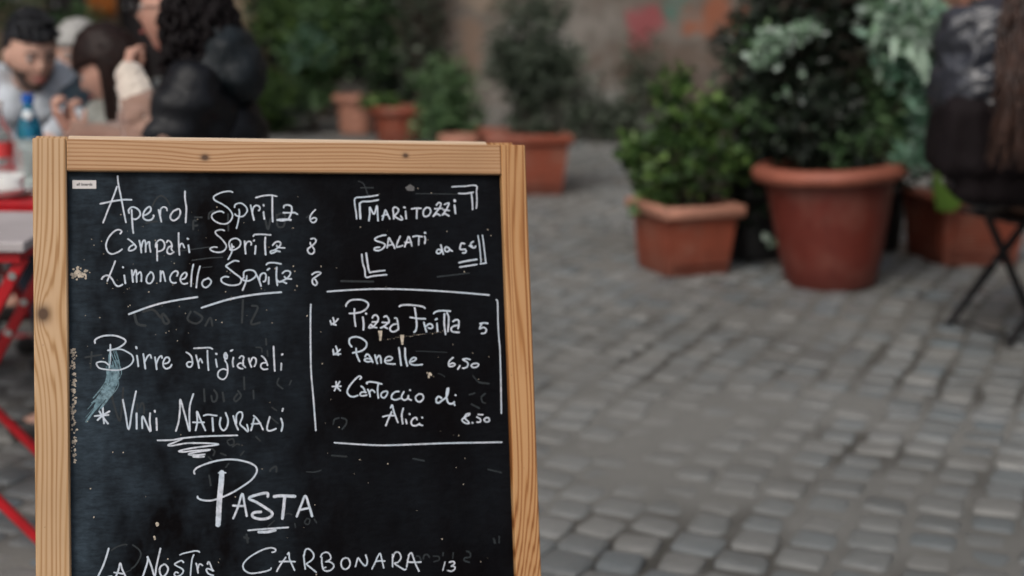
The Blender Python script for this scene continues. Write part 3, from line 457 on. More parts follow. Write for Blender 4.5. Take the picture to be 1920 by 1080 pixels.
def make_ground():
    xs = [-60, -30, -15, -9] + list(np.arange(-6.5, 6.51, 0.06)) + [9, 15, 30, 60]
    ys = [-40, -15, -4, 0, 1.2] + list(np.arange(1.6, 9.0, 0.06)) + list(np.arange(9.0, 14.5, 0.2)) + [17, 25, 45, 90]
    v = []; f = []
    for y in ys:
        for x in xs:
            inner = -6.5 <= x <= 6.5 and 1.6 <= y <= 14.5
            v.append((x, y, ground_z(x, y) if inner else -0.006))
    nx = len(xs)
    for j in range(len(ys)-1):
        for i in range(nx-1):
            a = j*nx+i; f.append((a, a+1, a+1+nx, a+nx))
    o = mesh_obj('ground', v, f, M['grout'], None, True)
    at = o.data.attributes.new('grit_depth', 'FLOAT', 'POINT')
    at.data.foreach_set('value', [min(1.0, max(0.0, (-0.0058 - p[2])/0.006)) for p in v])
    tag(o, 'worn grey sett paving of the lane, dusty joints', None, None, 'structure')
    return o
ground = make_ground()

def sett_mesh(i):
    r = random.Random(100+i)
    hx, hy = 0.054*r.uniform(0.86, 1.10), 0.054*r.uniform(0.86, 1.10)
    c = 0.012
    base = [(-hx+c,-hy),(hx-c,-hy),(hx,-hy+c),(hx,hy-c),(hx-c,hy),(-hx+c,hy),(-hx,hy-c),(-hx,-hy+c)]
    base = [(x + r.uniform(-.004,.004), y + r.uniform(-.004,.004)) for x, y in base]
    tilt = (r.uniform(-.05,.05), r.uniform(-.05,.05))
    v = []; 
    for s, z in ((1.0, -0.035), (1.0, -0.007), (0.90, -0.0015), (0.6, 0.0015)):
        for x, y in base:
            v.append((x*s, y*s, z + (x*tilt[0] + y*tilt[1] if z > -0.03 else 0)))
    v.append((0, 0, 0.002))
    f = []
    for k in range(3):
        for j in range(8):
            f.append((k*8+j, k*8+(j+1)%8, (k+1)*8+(j+1)%8, (k+1)*8+j))
    for j in range(8): f.append((24+j, 24+(j+1)%8, 32))
    return v, f
SETTS = [sett_mesh(i) for i in range(14)]
sett_me = []
for v, f in SETTS:
    me = bpy.data.meshes.new('sett'); me.from_pydata(v, [], f); me.shade_smooth(); me.set_sharp_from_angle(angle=R(50))
    me.materials.append(M['stone']); sett_me.append(me)

def lay_setts():
    a = R(24); e1 = (math.sin(a), math.cos(a)); e2 = (math.cos(a), -math.sin(a))
    st = []
    P = 0.127
    for i in range(-110, 110):
        off = P*0.5*(i % 2)
        for j in range(-30, 150):
            u = i*P; w = j*P + off
            wx = 0.07*mnoise.noise(Vector((u*0.9, w*0.9, 1.0))); wy = 0.07*mnoise.noise(Vector((u*0.9, w*0.9, 5.0)))
            x = e2[0]*u + e1[0]*w + wx + random.uniform(-.007,.007)
            y = e2[1]*u + e1[1]*w + wy + random.uniform(-.007,.007)
            if not (1.9 < y < 12.3 and abs(x) < 0.47*y + 0.45): continue
            st.append((x, y, random.choice((0, 90, 180, 270)) - 24 + random.uniform(-7, 7), random.uniform(-.007, .004), random.randrange(14)))
    def shows(s):
        x, y = s[0], s[1]
        if y < 2.75 + 0.0*x or abs(x)/y > 0.362: return False
        # sector hidden behind the menu board
        if -0.335 < x/y < 0.045 + 0.0*y and y < 5.2: return False
        return True
    vis = sorted([s for s in st if shows(s)], key=lambda s: s[1])
    near = set(id(s) for s in vis[:298])
    V = []; F = []
    for s in st:
        x, y, rz, z, k = s
        if id(s) in near:
            o = bpy.data.objects.new('cobblestone', sett_me[k]); COL.objects.link(o)
            o.location = (x, y, z); o.rotation_euler = (0, 0, R(rz)); o.parent = ground
        else:
            c, sn = math.cos(R(rz)), math.sin(R(rz)); b = len(V)
            vv, ff = SETTS[k]
            V += [(x + c*p[0] - sn*p[1], y + sn*p[0] + c*p[1], z + p[2]) for p in vv]
            F += [tuple(b+q for q in f) for f in ff]
    o = mesh_obj('cobblestones', V, F, M['stone'], ground, True, 50)
    o['kind'] = 'stuff'
lay_setts()

# ------------------------------------------------------------------ walls behind
def wall_mat(name, base, alt, patches, cloud=1.3, rough=0.9):
    """old render with sprayed colour patches; object metres, x along the wall and z up"""
    k = NT(name)
    x, y, z = k.sepxyz()
    c = k.mix(k.ramp(k.noise(cloud, 6, 0.65), [(0.35, 0.0), (0.65, 1.0)]), base, alt)
    c = k.mix(k.ramp(k.noise(cloud*5, 5, 0.7), [(0.45, 0.0), (0.75, 0.7)]), c, tuple(v*0.45 for v in base))
    for i, (px, pz, rx, rz, pc) in enumerate(patches):
        dx = k.math('DIVIDE', k.math('SUBTRACT', x, px), rx)
        dz = k.math('DIVIDE', k.math('SUBTRACT', z, pz), rz)
        r2 = k.math('ADD', k.math('MULTIPLY', dx, dx), k.math('MULTIPLY', dz, dz))
        n = k.noise(3.5, 5, 0.65, k.mapv(loc=(i*3.1, 0, i*1.7)))
        fac = k.ramp(k.math('SUBTRACT', k.math('ADD', 1.0, k.math('MULTIPLY', k.math('SUBTRACT', n, 0.5), 4.5)), r2), [(0.2, 0.0), (0.8, 0.8)])
        c = k.mix(fac, c, pc)
    k.col(c); k.rough(rough)
    k.bump(k.noise(14, 6, 0.7), 0.5, 0.03)
    return k.m

def wall_panel(mb, x0, x1, z0, z1, y=0.0, t=0.3, holes=()):
    """wall of blocks round rectangular openings (x0,x1,z0,z1)"""
    xs = sorted({x0, x1, *[h[0] for h in holes], *[h[1] for h in holes]})
    for a, b in zip(xs, xs[1:]):
        hs_ = [h for h in holes if h[0] <= a and h[1] >= b]
        zz = z0
        for h in sorted(hs_, key=lambda h: h[2]):
            if h[2] > zz: mb.box(a, b, y, y+t, zz, h[2])
            zz = h[3]
        if zz < z1: mb.box(a, b, y, y+t, zz, z1)

def far_walls():
    # graffiti wall closing the square, about 12.6 m away
    mat = wall_mat('sprayed_render', (0.145, 0.12, 0.10), (0.26, 0.24, 0.215), [
        (1.1, 1.02, 0.20, 0.26, (0.30, 0.06, 0.07)), (1.38, 1.15, 0.13, 0.2, (0.06, 0.16, 0.13)),
        (1.78, 1.05, 0.36, 0.26, (0.30, 0.09, 0.04)), (1.35, 0.55, 0.8, 0.35, (0.12, 0.085, 0.065)), (2.0, 0.6, 0.6, 0.5, (0.10, 0.075, 0.06)),
        (0.1, 0.85, 0.45, 0.3, (0.30, 0.29, 0.27)), (-0.45, 0.8, 0.25, 0.5, (0.2, 0.13, 0.09)),
        (0.75, 0.35, 0.3, 0.3, (0.33, 0.33, 0.31)), (2.4, 1.6, 0.6, 0.5, (0.12, 0.16, 0.22)),
        (3.8, 1.0, 0.7, 0.6, (0.3, 0.12, 0.08)), (0.3, 1.7, 0.7, 0.4, (0.25, 0.1, 0.12)), (-0.3, 1.25, 0.4, 0.2, (0.26, 0.2, 0.15))])
    t = thing('graffiti_wall', 'old grey and brown rendered wall with red, teal and orange spray paint behind the plants', 'wall', (0, 12.6, 0))
    b = MB(); wall_panel(b, -0.85, 9.0, -0.05, 9.0, holes=[(3.2, 4.2, 2.3, 3.7)])  # wall above the view raised to shade the far ground
    b.build('render', mat, t)
    b = MB(); b.box(-0.85, 9.0, -0.05, 0.0, -0.05, 0.28); b.build('plinth', M['wall_stone'], t)
    b = MB(); b.box(-0.95, 9.0, -0.12, 0.35, 9.0, 9.12); b.build('coping', M['wall_stone'], t)
    b = MB(); b.box(3.2, 4.2, 0.1, 0.14, 2.3, 3.7); w = b.build('window', M['dark_glass'], t)
    b = MB()
    for q in (3.2, 3.67, 4.13): b.box(q, q+0.07, 0.05, 0.1, 2.3, 3.7)
    b.box(3.2, 4.2, 0.04, 0.1, 2.3, 2.37); b.box(3.2, 4.2, 0.04, 0.1, 3.63, 3.7)
    b.build('frame', M['shutter'], w)
    # house front to the left, set further back
    mat2 = wall_mat('ochre_render', (0.34, 0.25, 0.16), (0.42, 0.34, 0.24), [(-7.6, 1.1, 0.8, 0.5, (0.5, 0.52, 0.5)), (-5.3, 1.25, 0.45, 0.3, (0.62, 0.65, 0.63)), (-4.85, 1.15, 0.2, 0.3, (0.5, 0.52, 0.33))], 0.8)
    h = thing('house_front', 'ochre house front with dark doorways behind the seated group', 'building', (0, 14.4, 0))
    doors = [(-4.72, -4.28, 0.0, 2.4), (-4.0, -3.3, 0.0, 2.3), (-1.9, -1.1, 0.0, 2.3)]
    b = MB(); wall_panel(b, -12, -0.86, -0.05, 9.5, holes=doors + [(-7.6, -6.8, 1.9, 3.2), (-2.9, -2.2, 3.2, 4.5), (-5.6, -4.9, 3.2, 4.5)])
    b.build('wall', mat2, h)
    for a, c, e, g_ in doors:
        bb = MB(); bb.box(a, c, 0.18, 0.22, e, g_); dd = bb.build('door', M['dark_door'], h)
        bb = MB(); bb.ball((a+0.08, 0.16, 1.05), 0.03); bb.build('handle', M['steel'], dd, True)
    for a, c, e, g_ in [(-7.6, -6.8, 1.9, 3.2), (-2.9, -2.2, 3.2, 4.5), (-5.6, -4.9, 3.2, 4.5)]:
        bb = MB(); bb.box(a, c, 0.18, 0.2, e, g_); ww = bb.build('window', M['dark_glass'], h)
        bb = MB()
        for q in np.arange(e+0.05, g_-0.05, 0.09): bb.box(a-0.42, a-0.02, -0.05, -0.01, q, q+0.06)
        bb.build('shutter', M['shutter'], ww)
    b = MB(); b.box(-12, -0.86, -0.03, 0.0, -0.05, 0.35); b.build('plinth', M['wall_stone'], h)
    # orange banner by the door
    t = thing('hanging_banner', 'orange cloth banner hanging by the dark doorway', 'banner', (-4.10, 14.3, 0))
    n = 14; v = []; f = []
    for i in range(n+1):
        for j in range(9):
            v.append((-0.14 + 0.28*j/8, 0.03*math.sin(j*1.4), 0.95 + 1.5*i/n))
    for i in range(n):
        for j in range(8):
            a = i*9+j; f.append((a, a+1, a+10, a+9))
    cl = mesh_obj('cloth', v, f, M['orange_cloth'], t, True)
    so = cl.modifiers.new('thickness', 'SOLIDIFY'); so.thickness = 0.004
    b = MB(); b.tube([(-0.18, 0, 2.46), (0.18, 0, 2.46)], 0.012); b.build('rod', M['black_metal'], t, True)

M['wall_stone'] = simple('plinth_stone', (0.16, 0.15, 0.135), 0.9, 0.3, 6, 0.5, 0.02)
M['dark_glass'] = simple('window_glass', (0.03, 0.035, 0.04), 0.12, 0.1, 5, 0)
M['shutter'] = simple('green_shutter', (0.05, 0.08, 0.06), 0.6, 0.2, 9, 0.1)
M['dark_door'] = simple('dark_door_wood', (0.022, 0.016, 0.016), 0.6, 0.3, 9, 0.2)
M['orange_cloth'] = simple('orange_cloth', (0.42, 0.13, 0.02), 0.85, 0.15, 20, 0.2)
far_walls()
def shade_house(label, x, y0, y1, face, col, alt):  # facades outside the view, added to block skylight and darken the setts
    """plain rendered house front out of view, added to cut off sky light; face = +1 looks towards +x"""
    t = thing('house_front', label, 'building', (x, (y0+y1)/2, 0), R(90*face))
    hl = (y1-y0)/2; mat = wall_mat('shade_house_render', col, alt, [], 0.7)
    holes = []
    for i in range(2):
        c = -hl + (i+0.5)*hl; holes += [(c-0.45, c+0.45, 3.4, 5.0), (c-0.45, c+0.45, 6.3, 7.9)]
    holes.append((-0.5, 0.5, 0.0, 2.3))
    b = MB(); wall_panel(b, -hl, hl, -0.05, 9.0, holes=holes); b.build('wall', mat, t)
    for k_, (a, c, e, g_) in enumerate(holes):
        bb = MB(); bb.box(a, c, 0.18, 0.22, e, g_); w = bb.build('window' if k_ < 4 else 'door', M['dark_glass'] if k_ < 4 else M['dark_door'], t)
        if k_ < 4:
            bb = MB(); bb.box(a-0.08, c+0.08, -0.08, 0.17, e-0.08, e-0.002); bb.build('sill', M['wall_stone'], w)
            for s0, s1 in ((a-0.48, a-0.03), (c+0.03, c+0.48)):
                bb = MB(); bb.box(s0, s1, -0.045, -0.005, e, g_, bev=0.005); bb.build('shutter', M['shutter'], w)
    b = MB(); b.box(-hl, hl, -0.05, -0.002, -0.05, 0.5); b.build('plinth', M['wall_stone'], t)
shade_house('unseen tall ochre house front added on the right to block sky light', 5.2, 4.6, 12.5, -1, (0.30, 0.19, 0.11), (0.38, 0.27, 0.17))
shade_house('unseen tall faded red house front added on the left to block sky light', -6.2, 5.5, 14.3, 1, (0.26, 0.13, 0.09), (0.34, 0.2, 0.15))

# ------------------------------------------------------------------ the menu board (folding A-board)
BU = Vector((0.9645, 0.2628, -0.0245)); BV = Vector((0.0537, -0.2862, -0.9567)); BN = Vector((-0.2585, 0.9214, -0.2902))
BO = Vector((-0.6402, 1.8866, 1.0684))
def chalkboard():
    t = thing('menu_board', 'wooden A-frame chalkboard with handwritten Italian menu standing on the setts', 'menu board')
    mw = Matrix((BU, BN, -BV)).transposed().to_4x4(); mw.translation = BO
    t.matrix_world = mw            # local x right, y away from the reader, z up the board; front face y = 0
    LIGHT, MID, DARK = (0.60, 0.385, 0.205), (0.47, 0.265, 0.12), (0.30, 0.135, 0.045)
    wl = wood_mat('pine_left', (0.60, 0.40, 0.235), (0.50, 0.305, 0.15), (0.33, 0.165, 0.06), 'z', 1.3, [(-0.235, 0.012, 0.026, 18.0), (-0.235, 0.012, 0.009, 9.0)], freq=900, warp=1.2)
    wr = wood_mat('pine_right', (0.56, 0.32, 0.145), (0.45, 0.215, 0.075), (0.20, 0.065, 0.014), 'z', 6.1, [(-0.72, 0.664, 0.055, 34.0)], freq=850, warp=1.9)
    wt = wood_mat('pine_top', (0.54, 0.33, 0.18), (0.45, 0.25, 0.12), (0.29, 0.135, 0.052), 'x', 11.0, [(0.224, -0.024, 0.013, 5.0), (0.503, -0.018, 0.010, 4.0)], freq=1150, warp=0.8)
    wb = wood_mat('pine_back_skylit', (0.78, 0.62, 0.46), (0.70, 0.52, 0.36), (0.55, 0.36, 0.21), 'x', 4.0, freq=1000)  # paler pine: skylight on the rear rail's top put into the colour
    T = 0.022
    b = MB(); b.box(0.0, 0.0428, 0, T, -1.122, 0.0, bev=0.0016); b.build('stile', wl, t)
    b = MB(); b.box(0.6432, 0.680, 0, T, -1.106, -0.0005, bev=0.0016); b.build('stile', wr, t)
    b = MB(); b.box(0.0434, 0.6426, 0.0012, T-0.001, -0.0435, -0.0006, bev=0.0012); b.build('rail', wt, t)
    b = MB(); b.box(0.0434, 0.6426, 0.0012, T-0.001, -1.045, -1.0, bev=0.0012); b.build('rail', wt, t)
    # writing panel, set back in the frame
    k = NT('board_paint')
    x, y, z = k.sepxyz()
    dust_sheen = k.noise(1.0, 5, 0.62, k.mapv(scale=(7, 1, 4), rot=(0, 0.5, 0)))
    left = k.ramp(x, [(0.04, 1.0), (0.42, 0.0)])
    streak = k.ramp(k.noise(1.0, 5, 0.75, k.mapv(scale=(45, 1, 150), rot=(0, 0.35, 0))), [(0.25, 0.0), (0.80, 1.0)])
    wipe_sheen = k.math('MULTIPLY', k.ramp(dust_sheen, [(0.38, 0.0), (0.72, 1.0)]), k.math('ADD', 0.30, k.math('MULTIPLY', streak, 1.1)))
    amt = k.math('MULTIPLY', wipe_sheen, k.math('ADD', 0.09, k.math('MULTIPLY', left, 0.85)), clamp=True)
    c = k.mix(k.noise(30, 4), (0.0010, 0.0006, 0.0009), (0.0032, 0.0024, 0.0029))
    c = k.mix(amt, c, (0.060, 0.086, 0.110))  # bluish tint: wiped chalk dust plus sky reflection painted in, stronger at left
    speck = k.ramp(k.noise(260, 2, 0.5, k.mapv()), [(0.79, 0.0), (0.83, 0.5)])
    c = k.mix(speck, c, (0.15, 0.13, 0.11))
    k.col(c)
    k.rough(k.math('ADD', 0.36, k.math('MULTIPLY', streak, 0.22)))
    k.b.inputs['Specular IOR Level'].default_value = 0.05
    hb = k.noise(1.0, 5, 0.65, k.mapv(scale=(90, 1, 120)), 0.6)
    hb2 = k.noise(14, 3, 0.5, k.mapv())
    k.bump(k.math('ADD', hb, k.math('MULTIPLY', hb2, 1.6)), 0.45, 0.0016)
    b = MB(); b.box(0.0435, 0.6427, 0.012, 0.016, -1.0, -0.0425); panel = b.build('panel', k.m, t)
    # dark gap strips round the panel
    Y0 = 0.012
    # maker's sticker (small white paper label)
    kk = NT('sticker_paper')
    kk.col((0.62, 0.58, 0.56)); kk.rough(0.6)
    b = MB(); b.box(0.0500, 0.0805, Y0-0.0006, Y0-0.0001, -0.0662, -0.0548); st = b.build('sticker', kk.m, panel)
    tx = bpy.data.curves.new('print', 'FONT'); tx.body = 'all boards'; tx.size = 0.0052; tx.align_x = 'CENTER'; tx.align_y = 'CENTER'; tx.offset = 0.00012
    to = bpy.data.objects.new('tmp', tx); COL.objects.link(to)
    dg = bpy.context.evaluated_depsgraph_get(); me = bpy.data.meshes.new_from_object(to.evaluated_get(dg)); bpy.data.objects.remove(to)
    mt = Matrix(((1.0,0,0,0.0655),(0,0,1,Y0-0.0008),(0,1,0,-0.0605),(0,0,0,1)))
    me.transform(mt); me.materials.clear(); me.materials.append(simple('sticker_ink', (0.03, 0.03, 0.03), 0.7, 0, 5, 0))
    po = bpy.data.objects.new('sticker_print', me); COL.objects.link(po); po.parent = panel
    # ---- writing: liquid-chalk strokes as thin ribbons lying on the panel
    def chalk(name, lo, hi, rough=0.75):
        q = NT(name); n1 = q.noise(160, 4, 0.6); n2 = q.noise(25, 3)
        cc = q.mix(q.ramp(n1, [(0.34, 0.0), (0.58, 1.0)]), lo, hi)
        skip = q.ramp(q.noise(420, 3, 0.7), [(0.60, 0.0), (0.70, 0.55)])
        cc = q.mix(skip, cc, tuple(v*0.35 for v in lo))
        cc = q.mix(q.ramp(n2, [(0.40, 0.0), (0.62, 0.55)]), cc, (hi[0]*0.72, hi[1]*0.86, hi[2]*0.9))
        q.col(cc); q.rough(rough); return q.m
    cm = chalk('liquid_chalk', (0.38, 0.41, 0.45), (0.63, 0.64, 0.70))
    gm = chalk('rubbed_chalk', (0.001, 0.0015, 0.0015), (0.008, 0.013, 0.016), 0.6)
    bm = chalk('blue_chalk_smear', (0.02, 0.038, 0.048), (0.19, 0.29, 0.33), 0.8)
    def catmull(P, sub):
        out = []
        for i in range(len(P)-1):
            p0 = P[max(i-1, 0)]; p1 = P[i]; p2 = P[i+1]; p3 = P[min(i+2, len(P)-1)]
            c1 = (p1 - p0).length; c2 = (p2-p1).length
            for s in range(sub):
                q = s/sub
                a = 0.5*((2*p1) + (p2-p0)*q + (2*p0-5*p1+4*p2-p3)*q*q + (3*p1-p0-3*p2+p3)*q*q*q)
                out.append(a)
        out.append(P[-1]); return out
    rr = random.Random(5)
    def ribbon(mb, pts, w, lay, seed):
        P = [Vector(p) for p in pts]
        # drop the smoothing at hard corners by doubling nothing: cornering is mild at this size
        Q = catmull(P, 5) if len(P) > 2 else [P[0].lerp(P[1], i/4) for i in range(5)]
        n = len(Q); h = w/2
        L = []; 
        for i, p in enumerate(Q):
            tdir = (Q[min(i+1, n-1)] - Q[max(i-1, 0)])
            if tdir.length < 1e-9: tdir = Vector((1, 0))
            tdir.normalize(); nv = Vector((-tdir.y, tdir.x))
            wob = 1 + 0.10*mnoise.noise(Vector((p.x*400, p.y*400, seed)))
            L.append((p, tdir, nv, h*wob))
        v = []; f = []
        dep = lambda i: Y0 - 0.00025 - lay*0.000012 - i*0.000004
        # round start cap, body, round end cap
        outline = []
        p, td, nv, hh = L[0]
        v.append((p.x, dep(0), -p.y)); 
        cap0 = []
        for a in np.linspace(math.pi/2, 3*math.pi/2, 7):
            q = p + nv*math.sin(a)*hh + td*math.cos(a)*hh
            cap0.append(len(v)); v.append((q.x, dep(0), -q.y))
        for a, b_ in zip(cap0, cap0[1:]): f.append((0, a, b_))
        prev = (cap0[0], cap0[-1])
        for i in range(1, n):
            p, td, nv, hh = L[i]
            a = len(v); q = p + nv*hh; v.append((q.x, dep(i), -q.y))
            b_ = len(v); q = p - nv*hh; v.append((q.x, dep(i), -q.y))
            f.append((prev[0], prev[1], b_, a)); prev = (a, b_)
        c = len(v); v.append((L[-1][0].x, dep(n-1), -L[-1][0].y))
        p, td, nv, hh = L[-1]; cc = [prev[0]]
        for a in np.linspace(math.pi/2, -math.pi/2, 7)[1:-1]:
            q = p + nv*math.sin(a)*hh + td*math.cos(a)*hh
            cc.append(len(v)); v.append((q.x, dep(n-1), -q.y))
        cc.append(prev[1])
        for a, b_ in zip(cc, cc[1:]): f.append((c, a, b_))
        mb.add(v, f)
    def parse(s):
        w, pts = s.split(':'); return int(w)*1e-4, [tuple(int(q)*1e-4 for q in p.split(',')) for p in pts.split()]
    for line in WRITING.strip().splitlines():
        name, body = line.split('|'); mb = MB()
        for i, s in enumerate(body.split(';')):
            w, pts = parse(s); ribbon(mb, pts, w*0.80, i*3, i)
        mb.build(name, cm, panel)
    mb = MB()
    for i, s in enumerate(GHOSTS.strip().split(';')):
        w, pts = parse(s); ribbon(mb, pts, w*1.3, 0, i)
    for v_ in range(len(mb.v)):
        x_, y_, z_ = mb.v[v_]; mb.v[v_] = (x_, y_+0.00012, z_)
    mb.build('rubbed_out_writing', gm, panel)['kind'] = 'stuff'
    # blue smear hanging from the big B
    mb = MB()
    for i in range(44):
        q = (i % 22)/21; x0 = 0.092 + 0.011*q + rr.uniform(-.002, .002); z0 = 0.300 + rr.uniform(-.012, .025) - 0.01*q
        x1 = 0.074 + 0.024*q + rr.uniform(-.004, .004); z1 = 0.352 - 0.016*q + rr.uniform(-.006, .012)
        if i % 4 == 0: x1 -= 0.012; z1 += 0.015
        mid = ((x0+x1)/2 + 0.006 + 0.003*q, (z0+z1)/2)
        ribbon(mb, [(x0, z0), mid, (x1, z1)], rr.uniform(.0005, .0012) if i % 5 else .0026, i*0.3, i)
    mb.build('chalk_smear', bm, panel)
    # chipped paint and grime specks
    chip = simple('bare_chipboard', (0.46, 0.39, 0.31), 0.9, 0.5, 300, 0.4, 0.001)
    mb = MB()
    def fleck(x, z, r, el=1.0, rot=0.0):
        n = 7; v = [(x, Y0-0.0004, -z)]; f = []
        for j in range(n):
            a = 2*math.pi*j/n; rad = r*rr.uniform(0.55, 1.2)
            px, pz = rad*math.cos(a)*el, rad*math.sin(a)
            v.append((x + px*math.cos(rot) - pz*math.sin(rot), Y0-0.0003, -(z + px*math.sin(rot) + pz*math.cos(rot))))
        for j in range(n): f.append((0, 1+j, 1+(j+1) % n))
        mb.add(v, f)
    for i in range(70): fleck(0.058 + rr.gauss(0, .0055), 0.181 + rr.gauss(0, .003), rr.uniform(.0008, .0022), rot=rr.random()*3)
    for i in range(150):
        z = 0.282 + rr.random()**1.4*0.15; fleck(0.0488 + rr.gauss(0, .0017), z, rr.uniform(.0006, .0021), rot=rr.random()*3)
    for (x, z) in ((0.4612, 0.2716), (0.4922, 0.2782)):
        v = [(x-.003, Y0-.0004, -(z-.006)), (x+.003, Y0-.0004, -(z-.006)), (x+.0014, Y0-.0004, -(z+.008)), (x-.0012, Y0-.0004, -(z+.008))]
        mb.add(v, [(0, 3, 2, 1)])
    for i in range(30): q = i/29; fleck(0.466 + q*0.085, 0.2785 - 0.010*q + rr.gauss(0, .0006), rr.uniform(.0002, .0008))
    for i in range(6): fleck(0.5312 + rr.gauss(0, .0025), 0.329 + rr.gauss(0, .0015), rr.uniform(.0012, .0026))
    fleck(0.1536, 0.517, .0035); fleck(0.150, 0.535, .003, 0.7)
    for i in range(80):
        fleck(rr.uniform(.05, .63), rr.uniform(.06, .62), rr.uniform(.0003, .0010), 1.2, rr.random()*3)
    for i in range(70): fleck(0.12 + rr.gauss(0.08, .09), 0.16 + rr.gauss(0.03, .05), rr.uniform(.0003, .0011))
    mb.build('paint_chips', chip, panel)['kind'] = 'stuff'
    mb = MB(); fleck(0.5095, 0.0632, .0055, 1.3, 0.5); mb.build('grey_stain', simple('stain', (0.09, 0.085, 0.085), 0.7, 0.3, 200, 0), panel)
    # rear half, leaning the other way from the same ridge
    Mr = Matrix.Translation((0, 0.0245, 0.0005)) @ Matrix.Rotation(R(31), 4, 'X')
    b = MB(); b.box(0.002, 0.044, 0, 0.02, -1.10, 0.0, Mr, 0.0014); b.build('rear_stile', wl, t)
    b = MB(); b.box(0.632, 0.672, 0, 0.02, -1.085, 0.0, Mr, 0.0014); b.build('rear_stile', wr, t)
    b = MB(); b.box(0.0445, 0.6315, 0, 0.02, -0.045, 0.001, Mr, 0.0012); b.build('rear_rail', wb, t)
    b = MB(); b.box(0.0445, 0.6315, 0, 0.02, -1.02, -0.975, Mr, 0.0012); b.build('rear_rail', wb, t)
    b = MB(); b.box(0.0447, 0.6313, 0.006, 0.01, -0.975, -0.045, Mr); b.build('rear_panel', simple('rear_board_paint', (0.01, 0.01, 0.011), 0.45, 0.3, 30, 0.1), t)
    for hx in (0.11, 0.55):
        b = MB(); b.box(hx, hx+0.05, 0.0212, 0.0236, -0.03, -0.002); b.tube([(hx, 0.0226, -0.001), (hx+0.05, 0.0226, -0.001)], 0.0022); b.build('hinge', M['steel'], t)
    return t
chalkboard()

# ------------------------------------------------------------------ pots
def round_pot(name, label, loc, rr_, rb, h, mat, lip=0.035, tilt=(0, 0), group=None, rimm=None):
    t = thing(name, label, 'flower pot', loc, 0, group)
    t.rotation_euler = (R(tilt[0]), R(tilt[1]), 0)
    ri = rr_ - lip
    b = MB()
    prof = [(rb*0.6, 0.002), (rb, 0.0), (rb+0.004, 0.012)]
    for i in range(1, 9):
        q = i/8; prof.append((rb + (ri-rb)*(q**0.8), 0.012 + (h-0.07)*q))
    b.lathe(prof + [(ri+0.002, h-0.05), (ri-0.02, h-0.045), (ri-0.03, h-0.1), (rb*0.8, 0.05)], 40)
    b.build('pot_body', mat, t, True)
    b = MB(); n = 12; pr = []
    for i in range(n+1):
        a = -math.pi/2 + math.pi*i/n; pr.append((rr_-lip*0.55 + lip*0.55*math.cos(a), h-0.034 + 0.034*math.sin(a)))
    pr = [(ri-0.012, h-0.068)] + pr + [(ri-0.012, h), (ri-0.016, h-0.05)]
    b.lathe(pr, 48); b.build('rim', rimm or mat, t, True)
    b = MB(); b.lathe([(0.001, h-0.075), (ri*0.5, h-0.07), (ri-0.012, h-0.08)], 24); b.build('soil', M['soil'], t, True)
    return t

def planter(name, label, loc, rz, lx, ly, h, mat, rim=0.03, ribs=False, rimh=0.05, group=None, tilt=0.0, rimmat=None):
    """tapered rectangular planter; local origin at centre of the base"""
    t = thing(name, label, 'planter', loc, R(rz), group)
    if tilt: t.rotation_euler = (0, R(tilt), R(rz))
    b = MB(); k = 0.86
    ax, ay = lx/2, ly/2
    def ring(s, z, off=0.0): return [(-ax*s+off, -ay*s+off, z), (ax*s-off, -ay*s+off, z), (ax*s-off, ay*s-off, z), (-ax*s+off, ay*s-off, z)]
    rings = [ring(k, 0), ring(k+0.01, 0.012), ring(1.0, h-rimh), ring(1.0, h-rimh+0.004, 0.02), ring(k, 0.05, 0.02)]
    v = [p for r_ in rings for p in r_]; f = [(0, 3, 2, 1)]
    for i in range(len(rings)-1):
        for j in range(4): f.append((i*4+j, i*4+(j+1)%4, (i+1)*4+(j+1)%4, (i+1)*4+j))
    b.add(v, f); b.build('pot_body', mat, t, False)
    # rim: rounded rectangular collar
    b = MB(); ax2, ay2 = ax+rim, ay+rim
    for (x0, x1, y0, y1) in ((-ax2, ax2, -ay2, -ay+0.012), (-ax2, ax2, ay-0.012, ay2), (-ax2, -ax+0.012, -ay+0.012, ay-0.012), (ax-0.012, ax2, -ay+0.012, ay-0.012)):
        b.box(x0, x1, y0, y1, h-rimh, h, bev=0.011)
    b.build('rim', rimmat or mat, t, True, 60)
    if ribs:
        for side in (0, 1):
            b = MB(); n = 11
            for i in range(n):
                z = 0.06 + (h-rimh-0.10)*i/(n-1); s = k + (1-k)*(z/(h-rimh)) 
                if side == 0: b.box(-ax*0.74, ax*0.74, -ay*s-0.012, -ay*s+0.01, z-0.0065, z+0.0065, bev=0.003)
                else: b.box(-ax*s-0.012, -ax*s+0.01, -ay*0.74, ay*0.74, z-0.0065, z+0.0065, bev=0.003)
            b.build('ribbed_panel', mat, t)
    else:
        b = MB(); s = k+0.07
        b.box(-ax*s*0.82, ax*s*0.82, -ay*s-0.008, -ay*s+0.02, h*0.16, h*0.18); b.build('moulding', mat, t)
    b = MB(); b.box(-ax+0.016, ax-0.016, -ay+0.016, ay-0.016, h-rimh-0.05, h-rimh-0.01); b.build('soil', M['soil'], t)
    return t

